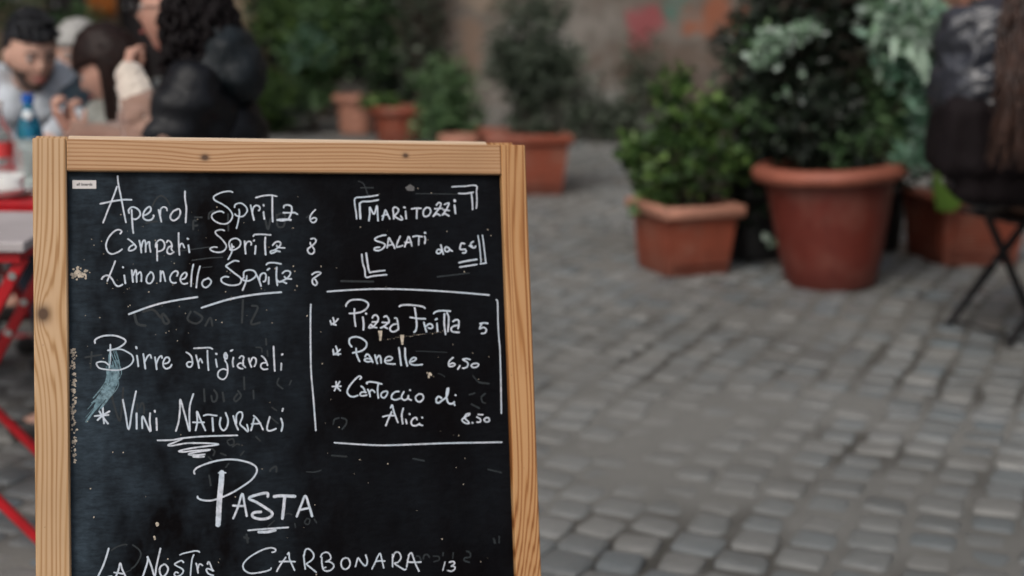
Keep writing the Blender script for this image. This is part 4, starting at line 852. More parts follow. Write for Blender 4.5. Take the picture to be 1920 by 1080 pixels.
# ------------------------------------------------------------------ plants
L = {}
L['fresh'] = leaf_mat('fresh_green_leaf', [(0.0, (0.02, 0.045, 0.014)), (0.5, (0.05, 0.105, 0.026)), (0.85, (0.12, 0.21, 0.05)), (1.0, (0.24, 0.36, 0.11))])
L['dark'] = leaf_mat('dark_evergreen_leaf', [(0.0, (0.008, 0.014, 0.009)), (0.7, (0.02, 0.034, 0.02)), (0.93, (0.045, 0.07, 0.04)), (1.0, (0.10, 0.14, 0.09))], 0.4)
L['olive'] = leaf_mat('olive_leaf', [(0.0, (0.022, 0.032, 0.02)), (0.6, (0.065, 0.09, 0.058)), (1.0, (0.20, 0.24, 0.18))])
L['silver'] = leaf_mat('silvery_leaf', [(0.0, (0.12, 0.22, 0.12)), (0.4, (0.29, 0.42, 0.29)), (0.8, (0.50, 0.61, 0.52)), (1.0, (0.72, 0.79, 0.74))], 0.5, 0.3)
L['teal'] = leaf_mat('pale_fern_leaf', [(0.0, (0.07, 0.17, 0.10)), (0.6, (0.18, 0.33, 0.23)), (1.0, (0.36, 0.50, 0.41))], 0.5, 0.3)
L['mid'] = leaf_mat('mid_green_leaf', [(0.0, (0.022, 0.05, 0.02)), (0.5, (0.075, 0.15, 0.058)), (0.85, (0.15, 0.26, 0.11)), (1.0, (0.27, 0.40, 0.20))])
L['lime'] = leaf_mat('bright_new_leaf', [(0.0, (0.10, 0.22, 0.03)), (1.0, (0.22, 0.38, 0.06))])
L['twig'] = leaf_mat('dry_twig', [(0.0, (0.035, 0.026, 0.02)), (0.6, (0.07, 0.055, 0.042)), (1.0, (0.16, 0.125, 0.10))], 0.8, 0.05)

def foliage(name, mat, blobs, leaf, parent, seed=1, up=0.3, droop=0.0, clump=0.0):
    """many small folded leaves through the volume of ellipsoids (cx,cy,cz,rx,ry,rz,count)"""
    g = np.random.default_rng(seed)
    C = []
    for (cx_, cy_, cz_, rx, ry, rz, n) in blobs:
        if clump:
            nc = max(3, int(n/clump)); cc = g.normal(size=(nc, 3)); cc /= np.linalg.norm(cc, axis=1)[:, None]
            cc *= g.random((nc, 1))**0.45
            idx = g.integers(0, nc, n); d_ = cc[idx] + g.normal(size=(n, 3))*0.17
        else:
            d_ = g.normal(size=(n, 3)); d_ /= np.linalg.norm(d_, axis=1)[:, None]; d_ *= g.random((n, 1))**0.4
        C.append(np.array([cx_, cy_, cz_]) + d_*np.array([rx, ry, rz]))
    C = np.concatenate(C); n = len(C)
    ax = g.normal(size=(n, 3)); ax[:, 2] = ax[:, 2]*0.6 + up - droop; ax /= np.linalg.norm(ax, axis=1)[:, None]
    sd = np.cross(ax, g.normal(size=(n, 3))); sd /= np.linalg.norm(sd, axis=1)[:, None]
    nm = np.cross(ax, sd)
    ln = leaf[0]*(0.6+0.8*g.random((n, 1))); wd = leaf[1]*(0.7+0.6*g.random((n, 1)))
    v = np.stack([C, C+ax*ln*0.5+sd*wd*0.5+nm*wd*0.12, C+ax*ln-nm*ln*0.12, C+ax*ln*0.5-sd*wd*0.5+nm*wd*0.12], 1).reshape(-1, 3)
    k = np.arange(n)[:, None]*4
    f = np.concatenate([k+np.array([0, 1, 2]), k+np.array([0, 2, 3])], 1).reshape(-1, 3)
    me = bpy.data.meshes.new(name)
    me.vertices.add(len(v)); me.vertices.foreach_set('co', v.ravel())
    me.loops.add(f.size); me.loops.foreach_set('vertex_index', f.ravel().astype(np.int32))
    me.polygons.add(len(f)); me.polygons.foreach_set('loop_start', np.arange(0, f.size, 3, dtype=np.int32))
    me.update(); me.validate()
    me.materials.append(mat)
    o = bpy.data.objects.new(name, me); COL.objects.link(o)
    if parent: o.parent = parent
    return o

def stems(parent, base, tips, r0=0.012, name='stem', mat=None, seed=0, n=5):
    r = random.Random(seed)
    b = MB()
    for tp in tips:
        p0 = Vector(base) + Vector((r.uniform(-.03, .03), r.uniform(-.03, .03), 0)); p1 = Vector(tp)
        pts = []
        for i in range(n+1):
            q = i/n; p = p0.lerp(p1, q); p += Vector((r.uniform(-.02, .02), r.uniform(-.02, .02), 0))*(1 if 0 < i < n else 0); pts.append(p)
        b.tube(pts, [r0*(1-0.75*i/n) for i in range(n+1)], 6)
    return b.build(name, mat or M['bark'], parent, True)

# square terracotta planter and its bright shrub
p = planter('square_planter', 'square terracotta planter with chunky pale rim, holding the bright green bush', (0.80, 6.58, 0), 22, 0.365, 0.34, 0.325, M['terra'], 0.034, rimh=0.056, rimmat=M['terra_pale'])  # rim paler than the body: light from above put into its colour
t = thing('leafy_bush', 'bright green small-leaved bush growing in the square terracotta planter', 'bush', (0.80, 6.60, 0.26))
foliage('foliage', L['fresh'], [(0, 0, 0.20, 0.21, 0.17, 0.17, 560), (-0.10, 0, 0.33, 0.18, 0.14, 0.14, 330), (0.13, 0, 0.32, 0.17, 0.14, 0.17, 360), (-0.16, -0.02, 0.10, 0.08, 0.08, 0.10, 90), (-0.25, 0, 0.27, 0.09, 0.06, 0.09, 110), (-0.07, 0, 0.52, 0.10, 0.06, 0.14, 110), (0.10, 0, 0.50, 0.10, 0.07, 0.12, 110), (-0.06, 0, 0.66, 0.05, 0.03, 0.12, 30), (0.22, -0.04, 0.22, 0.08, 0.08, 0.12, 90)], (0.056, 0.042), t, 3, clump=7)
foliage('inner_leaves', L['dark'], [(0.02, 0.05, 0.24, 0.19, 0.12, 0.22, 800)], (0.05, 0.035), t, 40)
foliage('inner_twigs', L['twig'], [(0, 0, 0.22, 0.16, 0.15, 0.2, 260)], (0.16, 0.006), t, 4)
stems(t, (0, 0, -0.06), [(-.12, 0, .4), (.1, .02, .42), (0, -.04, .5), (-.05, .03, .66), (.06, .02, .5), (-.16, 0, .25), (.14, -.03, .3)], 0.008, seed=2)

# big round pot with a tall dark mass and silvery leaves
round_pot('round_pot', 'large round terracotta pot with thick rolled rim, biggest pot on the setts', (1.445, 6.33, 0), 0.345, 0.20, 0.545, M['terra_big'], 0.06, tilt=(0, -4), rimm=M['terra_rim'])
t = thing('dark_shrub', 'tall dark tangled shrub with silvery leaf clusters filling the large round pot', 'bush', (1.40, 6.38, 0.47))
foliage('foliage', L['dark'], [(0, 0.02, 0.36, 0.32, 0.26, 0.34, 3000), (-0.10, 0, 0.72, 0.34, 0.28, 0.28, 2300), (0.12, 0.05, 0.95, 0.36, 0.28, 0.30, 1500), (-0.26, 0, 0.50, 0.12, 0.14, 0.30, 900), (0.05, 0, 0.1, 0.25, 0.22, 0.10, 700)], (0.05, 0.020), t, 8, clump=22)
foliage('twigs', L['twig'], [(0.0, 0, 0.62, 0.28, 0.2, 0.34, 700), (-0.05, -0.1, 0.92, 0.34, 0.18, 0.16, 1300)], (0.14, 0.007), t, 9)
foliage('silvery_leaves', L['silver'], [(-0.29, -0.25, 0.62, 0.11, 0.05, 0.05, 150), (-0.35, -0.24, 0.53, 0.07, 0.05, 0.05, 80), (-0.18, -0.26, 0.66, 0.07, 0.04, 0.035, 60), (-0.17, -0.27, 0.485, 0.010, 0.012, 0.010, 5), (-0.17, -0.25, 0.36, 0.010, 0.012, 0.010, 3), (-0.24, -0.2, 0.40, 0.03, 0.03, 0.05, 4)], (0.038, 0.026), t, 10)
foliage('green_sprays', L['mid'], [(0.22, -0.12, 0.38, 0.13, 0.10, 0.26, 620), (-0.34, -0.1, 0.60, 0.08, 0.06, 0.10, 100), (0.1, -0.16, 0.14, 0.14, 0.08, 0.06, 160), (-0.3, 0, 0.30, 0.10, 0.1, 0.1, 120)], (0.055, 0.018), t, 11, clump=12)
stems(t, (0, 0, -0.05), [(-.25, -.1, .7), (.2, 0, .8), (0, 0, 1.0), (.1, -.1, .6), (-.1, .1, .9), (.25, 0, .5), (-.3, -.05, .5)], 0.014, seed=5, n=7)

# broad silvery plant behind the pot, leaning over its right side
t = thing('silvery_plant', 'pale silvery green broad-leaved plant growing up the right side of the large round pot', 'plant', (1.66, 6.20, 0.0))
rr_ = random.Random(31)
for i in range(26):
    a = rr_.uniform(-2.4, 0.4); ln = rr_.uniform(0.09, 0.17); b0 = Vector((rr_.uniform(-.14, .13), rr_.uniform(-.12, .08), rr_.uniform(1.02, 1.30)))
    dv = Vector((math.cos(a)*0.6 + rr_.uniform(-.3,.3), math.sin(a)*0.6, rr_.uniform(-0.7, 0.5))).normalized()
    sd = dv.cross(Vector((rr_.uniform(-.4,.4), -1, 0.5))).normalized(); w = rr_.uniform(0.018, 0.032)
    v = []; f = []
    for j in range(6):
        q = j/5; c = b0 + dv*ln*q + Vector((0, 0, -0.10*q*q)); ww = w*math.sin(math.pi*(0.08+0.9*q))**0.8
        up_ = dv.cross(sd)*0.25*ww
        v += [c - sd*ww + up_, c - up_*0.4, c + sd*ww + up_]
    for j in range(5):
        for q in (0, 1): f.append((j*3+q, j*3+q+1, j*3+q+4, j*3+q+3))
    mesh_obj('leaf', v, f, L['silver'], t, True)
foliage('pale_leaves', L['silver'], [(0.0, -0.05, 1.20, 0.17, 0.10, 0.12, 330), (-0.06, -0.1, 1.06, 0.09, 0.05, 0.08, 90)], (0.075, 0.042), t, 50, clump=16)
foliage('grey_green_leaves', L['teal'], [(0.04, -0.03, 0.95, 0.12, 0.10, 0.20, 260), (-0.03, 0, 1.15, 0.2, 0.1, 0.16, 200)], (0.075, 0.036), t, 51, clump=12)
foliage('under_leaves', L['mid'], [(0.03, 0.06, 0.80, 0.12, 0.10, 0.22, 300), (0.0, 0.12, 1.1, 0.18, 0.1, 0.22, 300)], (0.07, 0.03), t, 12, clump=12)
stems(t, (-.03, 0.05, 0.45), [(-.05, 0, 1.1), (.06, 0, 1.15), (0, -.05, .95), (.1, .05, 1.0)], 0.012, seed=6)

# drooping fern fronds at the pot's right edge
t = thing('fern', 'pale green fern drooping over the right rim of the large round pot', 'fern', (1.68, 6.26, 0.50))
t_fern = t
for i in range(9):
    b = MB(); a = R(-70 + i*17); h0 = 0.27 + 0.03*(i % 3); reach = 0.15 + 0.025*(i % 4)
    pts = [Vector((reach*q*math.cos(a), reach*q*math.sin(a)*0.7, h0*math.sin(q*2.2)*1.0 + 0.02)) for q in np.linspace(0, 1, 8)]
    b.tube(pts, 0.003, 4)
    for j in range(1, 8):
        p_ = pts[j]; dr = (pts[j]-pts[j-1]).normalized(); sd = dr.cross(Vector((0, 0, 1))).normalized()
        for s in (-1, 1):
            l_ = 0.075*math.sin(math.pi*(0.15+0.75*j/8)); tip = p_ + sd*s*l_ + dr*0.01 - Vector((0, 0, 0.012)); w = dr*0.017
            b.add([p_-w, tip, p_+w], [(0, 1, 2)])
    b.build('frond', L['teal'], t)

# black plastic pot with dark leaves in the gap
round_pot('black_pot', 'black plastic pot in the gap between the square planter and the large round pot', (1.19, 6.95, 0), 0.19, 0.14, 0.36, M['black_metal'], 0.02)
t = thing('dark_undergrowth', 'near-black dense shrub filling the gap left of the large round pot', 'bush', (1.17, 6.93, 0.30))
foliage('foliage', L['dark'], [(0, 0, 0.30, 0.24, 0.2, 0.32, 1900), (-0.02, -0.1, 0.0, 0.20, 0.1, 0.14, 500), (0.05, 0, 0.7, 0.24, 0.16, 0.2, 900)], (0.06, 0.03), t, 41, clump=20)
foliage('pale_leaves', L['silver'], [(0.05, -0.3, -0.18, 0.02, 0.02, 0.03, 6)], (0.05, 0.04), t, 42)
stems(t, (0, 0, -0.05), [(-.1, 0, .6), (.1, 0, .7), (0, 0, .5)], 0.012, seed=43)
round_pot('black_pot', 'black plastic pot behind the right of the large round pot, against the ribbed planter', (1.86, 7.25, 0), 0.18, 0.13, 0.34, M['black_metal'], 0.02)
t = thing('dark_undergrowth', 'near-black shrub between the large round pot and the ribbed planter', 'bush', (1.86, 7.2, 0.28))
foliage('foliage', L['dark'], [(0, 0, 0.35, 0.26, 0.2, 0.42, 2100), (0.1, 0, 0.8, 0.3, 0.16, 0.3, 1000)], (0.06, 0.03), t, 44, clump=20)
stems(t, (0, 0, -0.05), [(-.1, 0, .6), (.1, 0, .7), (0, 0, .5)], 0.012, seed=45)

foliage('pale_fronds', L['teal'], [(0.095, -0.10, 0.20, 0.055, 0.05, 0.12, 130), (0.05, -0.12, 0.10, 0.05, 0.04, 0.06, 60)], (0.07, 0.028), t_fern, 72, clump=12)
# ribbed planter behind, with new leaves
planter('ribbed_planter', 'rectangular terracotta trough with horizontal ribs behind the black folding chair', (2.235, 6.98, 0), 14, 0.46, 0.40, 0.335, M['terra'], 0.025, ribs=True, rimh=0.045)
t = thing('seedling', 'small bright lime green seedling in the ribbed planter', 'plant', (2.045, 6.72, 0.26))
for i, (dx, h_, a) in enumerate([(-.06, .20, 100), (0.0, .25, 80), (.05, .18, 60), (.02, .12, 40), (-.03, .14, 130), (.07, .10, 30)]):
    w = 0.024; c0 = Vector((dx*0.5, -0.05, 0.02)); c2 = Vector((dx+0.03*math.cos(R(a)), -0.06, h_+0.05)); v = []; f = []
    for j in range(6):
        q = j/5; c = c0.lerp(c2, q) + Vector((0, -0.02*q, 0)); ww = w*math.sin(math.pi*(0.05+0.93*q))
        v += [c + Vector((-ww, 0.008, 0)), c, c + Vector((ww, 0.008, 0))]
    for j in range(5):
        for q in (0, 1): f.append((j*3+q, j*3+q+1, j*3+q+4, j*3+q+3))
    mesh_obj('leaf', v, f, L['lime'], t, True)

# mid-distance rectangular planter and its olive-like bush
planter('trough_planter', 'aged rectangular terracotta planter just right of the menu board top corner', (0.06, 9.18, 0), 9, 0.50, 0.46, 0.385, M['terra'], 0.03, rimh=0.06)
t = thing('olive_bush', 'grey-green round-headed bush in the aged terracotta planter behind the board', 'bush', (0.10, 9.2, 0.30))
foliage('foliage', L['olive'], [(0.02, 0, 0.50, 0.27, 0.25, 0.27, 2300), (-0.14, 0, 0.58, 0.17, 0.16, 0.2, 800), (0.2, 0, 0.5, 0.17, 0.15, 0.2, 700), (0.0, 0, 0.85, 0.25, 0.2, 0.18, 900), (0.05, 0, 0.16, 0.2, 0.2, 0.12, 500), (0.30, 0, 0.16, 0.12, 0.1, 0.12, 200)], (0.05, 0.017), t, 20, clump=22)
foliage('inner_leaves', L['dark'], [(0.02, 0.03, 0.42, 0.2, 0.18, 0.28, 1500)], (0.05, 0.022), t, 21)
stems(t, (0, 0, -0.05), [(-.12, 0, .5), (.12, 0, .5), (0, 0, .7), (.05, -.05, .4)], 0.014, seed=9)
round_pot('small_pot', 'small round terracotta pot half hidden at the left of the aged planter', (-0.36, 9.45, 0), 0.15, 0.10, 0.33, M['terra_pale'], 0.03)
t = thing('leafy_plant', 'low fresh green plant in the small pot left of the aged planter', 'plant', (-0.50, 10.0, 0.10))
foliage('foliage', L['mid'], [(0, 0, 0.45, 0.22, 0.2, 0.24, 1300), (-0.02, -0.1, 0.18, 0.18, 0.2, 0.16, 600), (0.12, 0, 0.3, 0.16, 0.16, 0.16, 500)], (0.06, 0.024), t, 22, clump=16)
stems(t, (0, 0, -0.1), [(-.1, 0, .5), (.1, 0, .5), (0, 0, .6)], 0.008, seed=10)

# two pots further back, left
round_pot('bowl_pot', 'low wide terracotta pot, the nearer of the two right behind the board top', (-0.98, 12.0, 0), 0.25, 0.17, 0.31, M['terra'], 0.04)
round_pot('bowl_pot', 'terracotta pot standing behind the nearer one, left of it', (-1.42, 12.75, 0), 0.21, 0.14, 0.34, M['terra_pale'], 0.04)
t = thing('sprawling_plant', 'low sprawling yellow-green plant spilling over the nearer back pot', 'plant', (-1.12, 11.95, 0.26))
foliage('foliage', L['fresh'], [(0, 0, 0.07, 0.17, 0.12, 0.06, 420)], (0.06, 0.03), t, 24)
t = thing('evergreen_bush', 'large dark evergreen bush against the house, behind the two back pots', 'bush', (-1.05, 13.0, 0))
foliage('foliage', L['dark'], [(0.05, 0, 0.85, 0.42, 0.34, 0.36, 2600), (0.0, 0, 0.45, 0.36, 0.3, 0.2, 900), (-0.1, 0, 1.3, 0.5, 0.35, 0.4, 2200)], (0.075, 0.035), t, 25, clump=20)
foliage('outer_leaves', L['mid'], [(-0.1, -0.25, 0.95, 0.5, 0.2, 0.45, 1000), (0.1, -0.2, 1.3, 0.4, 0.2, 0.3, 500)], (0.075, 0.03), t, 26, clump=14)
stems(t, (0, 0, 0), [(-.2, 0, .8), (.2, 0, .8), (0, 0, 1.1), (.1, .1, 1.3)], 0.03, seed=11)
t = thing('pale_green_shrub', 'rounded fresh green shrub left of the dark evergreen, behind the seated group', 'bush', (-1.82, 12.9, 0))
foliage('foliage', L['mid'], [(0, 0, 0.70, 0.27, 0.24, 0.26, 1500), (-0.05, 0, 0.35, 0.25, 0.24, 0.2, 700), (0.1, 0, 1.0, 0.25, 0.2, 0.2, 700)], (0.08, 0.035), t, 27, clump=18)
foliage('light_leaves', L['teal'], [(0.0, -0.24, 0.74, 0.2, 0.06, 0.2, 200)], (0.07, 0.03), t, 28)
foliage('fresh_leaves', L['fresh'], [(0, -0.05, 0.72, 0.30, 0.2, 0.28, 900), (-0.3, -0.05, 1.0, 0.25, 0.15, 0.25, 350), (0.3, -0.1, 1.15, 0.25, 0.15, 0.2, 300)], (0.08, 0.035), t, 71, clump=11)
stems(t, (0, 0, 0), [(-.1, 0, .6), (.1, 0, .6), (0, 0, .9)], 0.02, seed=12)
t = thing('grassy_clump', 'arching yellow-green grassy clump at the foot of the house, by the dark coat', 'plant', (-2.28, 12.6, 0))
foliage('blades', L['fresh'], [(0, 0, 0.24, 0.30, 0.24, 0.24, 1500)], (0.22, 0.016), t, 29, up=0.7)
foliage('dark_base', L['dark'], [(0.15, 0, 0.15, 0.32, 0.2, 0.14, 700)], (0.08, 0.03), t, 30)
t = thing('climbing_vine', 'dark leafy vine covering the house wall above the shrubs', 'vine', (-1.9, 14.2, 0))
foliage('foliage', L['dark'], [(-0.1, 0.0, 1.35, 0.7, 0.2, 0.5, 2600), (0.7, 0, 1.3, 0.5, 0.2, 0.7, 1800), (-0.35, 0, 0.8, 0.4, 0.15, 0.5, 900), (0.1, 0, 2.3, 0.9, 0.2, 0.6, 1800)], (0.09, 0.05), t, 32, clump=20)
foliage('new_leaves', L['mid'], [(-0.1, -0.16, 1.2, 0.6, 0.1, 0.4, 500), (0.3, -0.16, 2.0, 0.8, 0.1, 0.6, 400)], (0.09, 0.05), t, 33, clump=12)
stems(t, (0, 0, 0), [(-.4, 0, 1.4), (.5, 0, 1.5), (0, 0, 2.2), (.2, 0, 2.6)], 0.02, seed=13, n=9)
t = thing('wall_weeds', 'thin grey-green weeds growing at the foot of the graffiti wall', 'weeds', (0.85, 12.35, 0))
foliage('foliage', L['olive'], [(0, 0, 0.2, 0.3, 0.12, 0.2, 420), (-0.35, 0, 0.45, 0.25, 0.12, 0.35, 520), (0.25, 0, 0.5, 0.2, 0.1, 0.4, 380)], (0.07, 0.03), t, 34, clump=10)
stems(t, (0, 0, 0), [(-.3, 0, .5), (.2, 0, .6), (0, 0, .3)], 0.006, seed=14)
t = thing('climbing_vine', 'loose brownish green creeper hanging over the corner of the graffiti wall', 'vine', (-0.80, 12.45, 0))
foliage('foliage', L['olive'], [(0, 0, 0.9, 0.22, 0.10, 0.6, 520), (0.05, 0, 1.9, 0.4, 0.10, 0.6, 600)], (0.08, 0.035), t, 61, clump=9)
foliage('dry_stems', L['twig'], [(0, 0, 0.9, 0.20, 0.08, 0.7, 260)], (0.22, 0.012), t, 62, up=1.0)
stems(t, (0, 0, 0), [(-.1, 0, 1.4), (.1, 0, 2.2), (0, 0, 1.9)], 0.014, seed=63, n=8)
t = thing('side_shrub', 'green shrub in the background between the seated man and the brunette', 'bush', (-3.75, 12.2, 0))
foliage('foliage', L['mid'], [(0, 0, 0.62, 0.26, 0.22, 0.42, 1300), (-0.5, 0, 1.15, 0.35, 0.2, 0.25, 500)], (0.08, 0.035), t, 35, clump=16)
stems(t, (0, 0, 0), [(-.1, 0, .8), (.1, 0, .8), (-.5, 0, 1.1)], 0.02, seed=15)

# ------------------------------------------------------------------ furniture
def bar(mb, a, b_, w, t_):
    """flat bar from a to b, w across and t thick"""
    a, b_ = Vector(a), Vector(b_); z = (b_-a); ln = z.length; z.normalize()
    x = Vector((1, 0, 0)) if abs(z.x) < 0.9 else Vector((0, 1, 0))
    y = z.cross(x).normalized(); x = y.cross(z)
    m_ = Matrix((x, y, z)).transposed().to_4x4(); m_.translation = a
    mb.box(-t_/2, t_/2, -w/2, w/2, 0, ln, m_, 0.002)

def folding_chair(name, label, loc, rz, mat, seat_mat, group=None, slab=False, hw=0.19):
    """X-legged folding chair facing local +y; half width hw"""
    t = thing(name, label, 'chair', loc, R(rz), group)
    for s in (-1, 1):
        b = MB(); bar(b, (s*hw, -0.20, 0.004), (s*hw, 0.21, 0.455), 0.030, 0.020); b.build('leg', mat, t)
        b = MB(); bar(b, (s*(hw-0.016), 0.22, 0.004), (s*(hw-0.016), -0.29, 0.80), 0.030, 0.016); b.build('leg', mat, t)
        b = MB(); b.tube([(s*(hw+0.008), 0.015, 0.24), (s*(hw-0.026), 0.015, 0.24)], 0.011, 10); b.build('bolt', M['steel'], t, True)
        b = MB(); b.tube([(s*(hw+0.002), -0.10, 0.50), (s*(hw-0.030), -0.10, 0.50)], 0.010, 10); b.build('bolt', M['steel'], t, True)
    for (sy, sz) in ((-0.185, 0.03), (0.2, 0.035)):
        b = MB(); b.tube([(-hw, sy, sz), (hw, sy, sz)], 0.007); b.build('stretcher', mat, t, True)

    if slab:
        b = MB(); b.box(-hw+0.02, hw-0.02, -0.20, 0.22, 0.445, 0.475, bev=0.004); b.build('seat', seat_mat, t)
    else:
        for i in range(6):
            y = -0.17 + i*0.072
            b = MB(); b.box(-hw+0.008, hw-0.008, y-0.028, y+0.028, 0.456, 0.470, bev=0.003); b.build('seat_slat', seat_mat, t)
    for z in (0.66, 0.755):
        y = -0.29 + (0.80-z)*0.64
        b = MB(); b.box(-hw+0.03, hw-0.03, y-0.008, y+0.006, z-0.035, z+0.035, bev=0.003); b.build('back_slat', seat_mat, t)
    return t
folding_chair('folding_chair', 'black folding chair with crossed legs carrying the person in the black leather jacket', (1.975, 5.415, 0), -65.5, M['black_metal'], M['black_metal'], hw=0.165)
folding_chair('folding_chair', 'black folding chair at the right edge under the long-haired person', (2.12, 4.80, 0), -80, M['black_metal'], M['black_metal'])
M['grey_seat'] = simple('grey_painted_seat', (0.42, 0.38, 0.38), 0.55, 0.1, 10, 0.1)
folding_chair('folding_chair', 'red folding chair under the man in the grey hoodie', (-1.70, 5.12, 0), 168, M['red'], M['red'])
folding_chair('folding_chair', 'red folding chair under the brunette leaning over the table', (-1.27, 4.93, 0), 118, M['red'], M['red'], hw=0.17)
folding_chair('folding_chair', 'red folding chair under the curly-haired woman in the dark coat', (-0.95, 3.98, 0), 80, M['red'], M['red'])

def bistro_table():
    t = thing('folding_table', 'red metal folding table with crossed legs left of the menu board', 'table', (-1.62, 3.90, 0))
    b = MB(); b.box(-0.62, 0.62, -0.36, 0.36, 0.716, 0.728, bev=0.003)
    b.build('tabletop', M['red'], t)
    for (x0, x1, y0, y1) in ((-.62, .62, -.365, -.355), (-.62, .62, .355, .365)):
        b = MB(); b.box(x0, x1, y0, y1, 0.700, 0.7155); b.build('apron', M['red'], t)
    for x in (-0.50, 0.50):
        for (a, c) in (((x, -0.30, 0.0), (x+0.0, 0.30, 0.69)), ((x+0.02, 0.30, 0.0), (x+0.02, -0.30, 0.69))):
            b = MB(); bar(b, a, c, 0.034, 0.014); b.build('leg', M['red'], t)
bistro_table()

# things on the table
def glassy(name, col, rough=0.08):
    k = NT(name); k.col(col); k.rough(rough); k.b.inputs['Transmission Weight'].default_value = 0.85; k.b.inputs['IOR'].default_value = 1.45
    return k.m
M['clear'] = glassy('clear_glass', (0.85, 0.92, 0.9))
M['blue_glass'] = glassy('blue_glass', (0.03, 0.42, 0.68), 0.12)
M['blue_cap'] = simple('blue_cap', (0.01, 0.10, 0.42), 0.4, 0.05, 20, 0)
M['white_cap'] = simple('white_cap', (0.72, 0.72, 0.68), 0.5, 0.05, 20, 0)
M['red_label'] = simple('red_label', (0.62, 0.05, 0.05), 0.6, 0.1, 30, 0)
M['white_label'] = simple('white_label', (0.68, 0.76, 0.78), 0.6, 0.05, 30, 0)
M['paper'] = simple('white_paper', (0.72, 0.71, 0.68), 0.8, 0.05, 20, 0.1)
M['china'] = simple('white_china', (0.72, 0.72, 0.70), 0.2, 0.04, 20, 0)
def near_table():
    t = thing('folding_table', 'small folding table with pale grey slab top and red crossed legs beside the menu board', 'table', (-1.30, 3.12, 0), R(3))
    b = MB(); b.box(-0.36, 0.265, -0.20, 0.22, 0.714, 0.736, bev=0.003); b.build('tabletop', M['grey_seat'], t)
    b = MB(); b.box(-0.345, 0.25, -0.185, 0.205, 0.690, 0.713); b.build('under_frame', M['red'], t)
    for y in (-0.16, 0.17):
        b = MB(); bar(b, (0.25, y, 0.695), (-0.14, y, 0.004), 0.026, 0.024); b.build('leg', M['red'], t)
        b = MB(); bar(b, (-0.34, y+0.025, 0.695), (0.285, y+0.025, 0.004), 0.020, 0.018); b.build('leg', M['red'], t)
        for (x, z) in ((0.23, 0.66), (0.155, 0.53), (0.115, 0.455)):
            b = MB(); b.tube([(x, y-0.016, z), (x, y-0.020, z)], 0.009, 12); b.build('bolt', M['steel'], t, True)
near_table()
BZ = 0.729
def bottle(name, label, loc, r, h, gm, capm, labm, lab_z, badge=False):
    t = thing(name, label, 'bottle', loc)
    b = MB(); prof = [(r*0.8, 0.0), (r, 0.006), (r, h*0.52), (r*0.93, h*0.60), (r*0.55, h*0.74), (r*0.36, h*0.84), (r*0.34, h*0.93), (r*0.30, h*0.93)]
    b.lathe([(0.001, 0.0)] + prof, 28); b.build('bottle_body', gm, t, True)
    b = MB(); b.lathe([(r*0.46, h*0.885), (r*0.46, h*0.995), (r*0.40, h), (0.001, h)], 20); b.build('cap', capm, t, True)
    b = MB(); b.lathe([(r*1.015, lab_z*h-h*0.10), (r*1.015, lab_z*h+h*0.10)], 28); b.build('label', labm, t, True)
    if badge:
        b = MB(); b.ball((0.004, -r*0.62, h*0.735), (r*0.42, 0.006, r*0.42), 14); b.build('badge', M['white_label'], t, True)
    return t
bottle('water_bottle', 'clear bottle with white cap and red label on the left table', (-1.462, 4.02, BZ), 0.040, 0.215, M['clear'], M['white_cap'], M['red_label'], 0.36)
bottle('water_bottle', 'blue bottle with dark blue cap standing on the left table', (-1.412, 4.14, BZ), 0.038, 0.225, M['blue_glass'], M['blue_cap'], M['white_label'], 0.28, True)
def tumbler(label, loc, r=0.034, h=0.10):
    t = thing('drinking_glass', label, 'glass', loc)
    b = MB(); b.lathe([(0.001, 0.0), (r*0.8, 0.0), (r, h), (r-0.002, h), (r*0.8-0.002, 0.006), (0.001, 0.006)], 24); b.build('glass_body', M['clear'], t, True)
tumbler('empty clear tumbler right of the blue bottle', (-1.325, 3.86, BZ), 0.036, 0.125)
tumbler('clear tumbler nearest the table edge, beside the menu board', (-1.262, 3.72, BZ), 0.036, 0.11)
def plate(label, loc, r):
    t = thing('plate', label, 'plate', loc)
    b = MB(); b.lathe([(0.001, 0.004), (r*0.6, 0.003), (r, 0.018), (r, 0.021), (r*0.6, 0.008), (0.001, 0.008)], 36); b.build('dish', M['china'], t, True)
plate('white plate at the near edge of the red table', (-1.36, 3.66, BZ), 0.115)
t = thing('paper_bag', 'folded white paper placemat stack behind the white plate', 'napkins', (-1.42, 3.88, BZ), 0.1)
b = MB()
for i in range(4): b.box(-0.14+0.004*i, 0.14, -0.09, 0.09-0.003*i, i*0.0052, i*0.0052+0.005)
b.build('napkin_stack', M['paper'], t)
t = thing('napkin', 'crumpled white napkin on the table edge near the blue bottle', 'napkin', (-1.30, 3.60, BZ))
b = MB(); b.ball((0, 0, 0.032), (0.055, 0.045, 0.031), 14); v2 = []
for q in b.v:
    n_ = 1 + 0.35*mnoise.noise(Vector(q)*45); v2.append((q[0]*n_, q[1]*n_, max(0.001, q[2]*n_)))
b.v = v2; b.build('crumpled_paper', M['paper'], t, True)
t = thing('coffee_cup', 'small white cup beside the clasped hands of the group', 'cup', (-1.38, 4.20, BZ))
b = MB(); b.lathe([(0.001, 0.004), (0.022, 0.0), (0.03, 0.03), (0.034, 0.062), (0.032, 0.062), (0.027, 0.02), (0.001, 0.01)], 24); b.build('cup_body', M['china'], t, True)
b = MB(); b.tube([(0.030+0.016*math.sin(a), 0, 0.034+0.018*math.cos(a)) for a in np.linspace(0.2, 2.9, 8)], 0.004, 6); b.build('handle', M['china'], t, True)
t = thing('ketchup_packet', 'small red packet lying on the far part of the table', 'packet', (-1.22, 4.12, BZ))
b = MB(); b.box(-0.05, 0.05, -0.03, 0.03, 0, 0.03, bev=0.008); b.build('packet', M['red_label'], t)

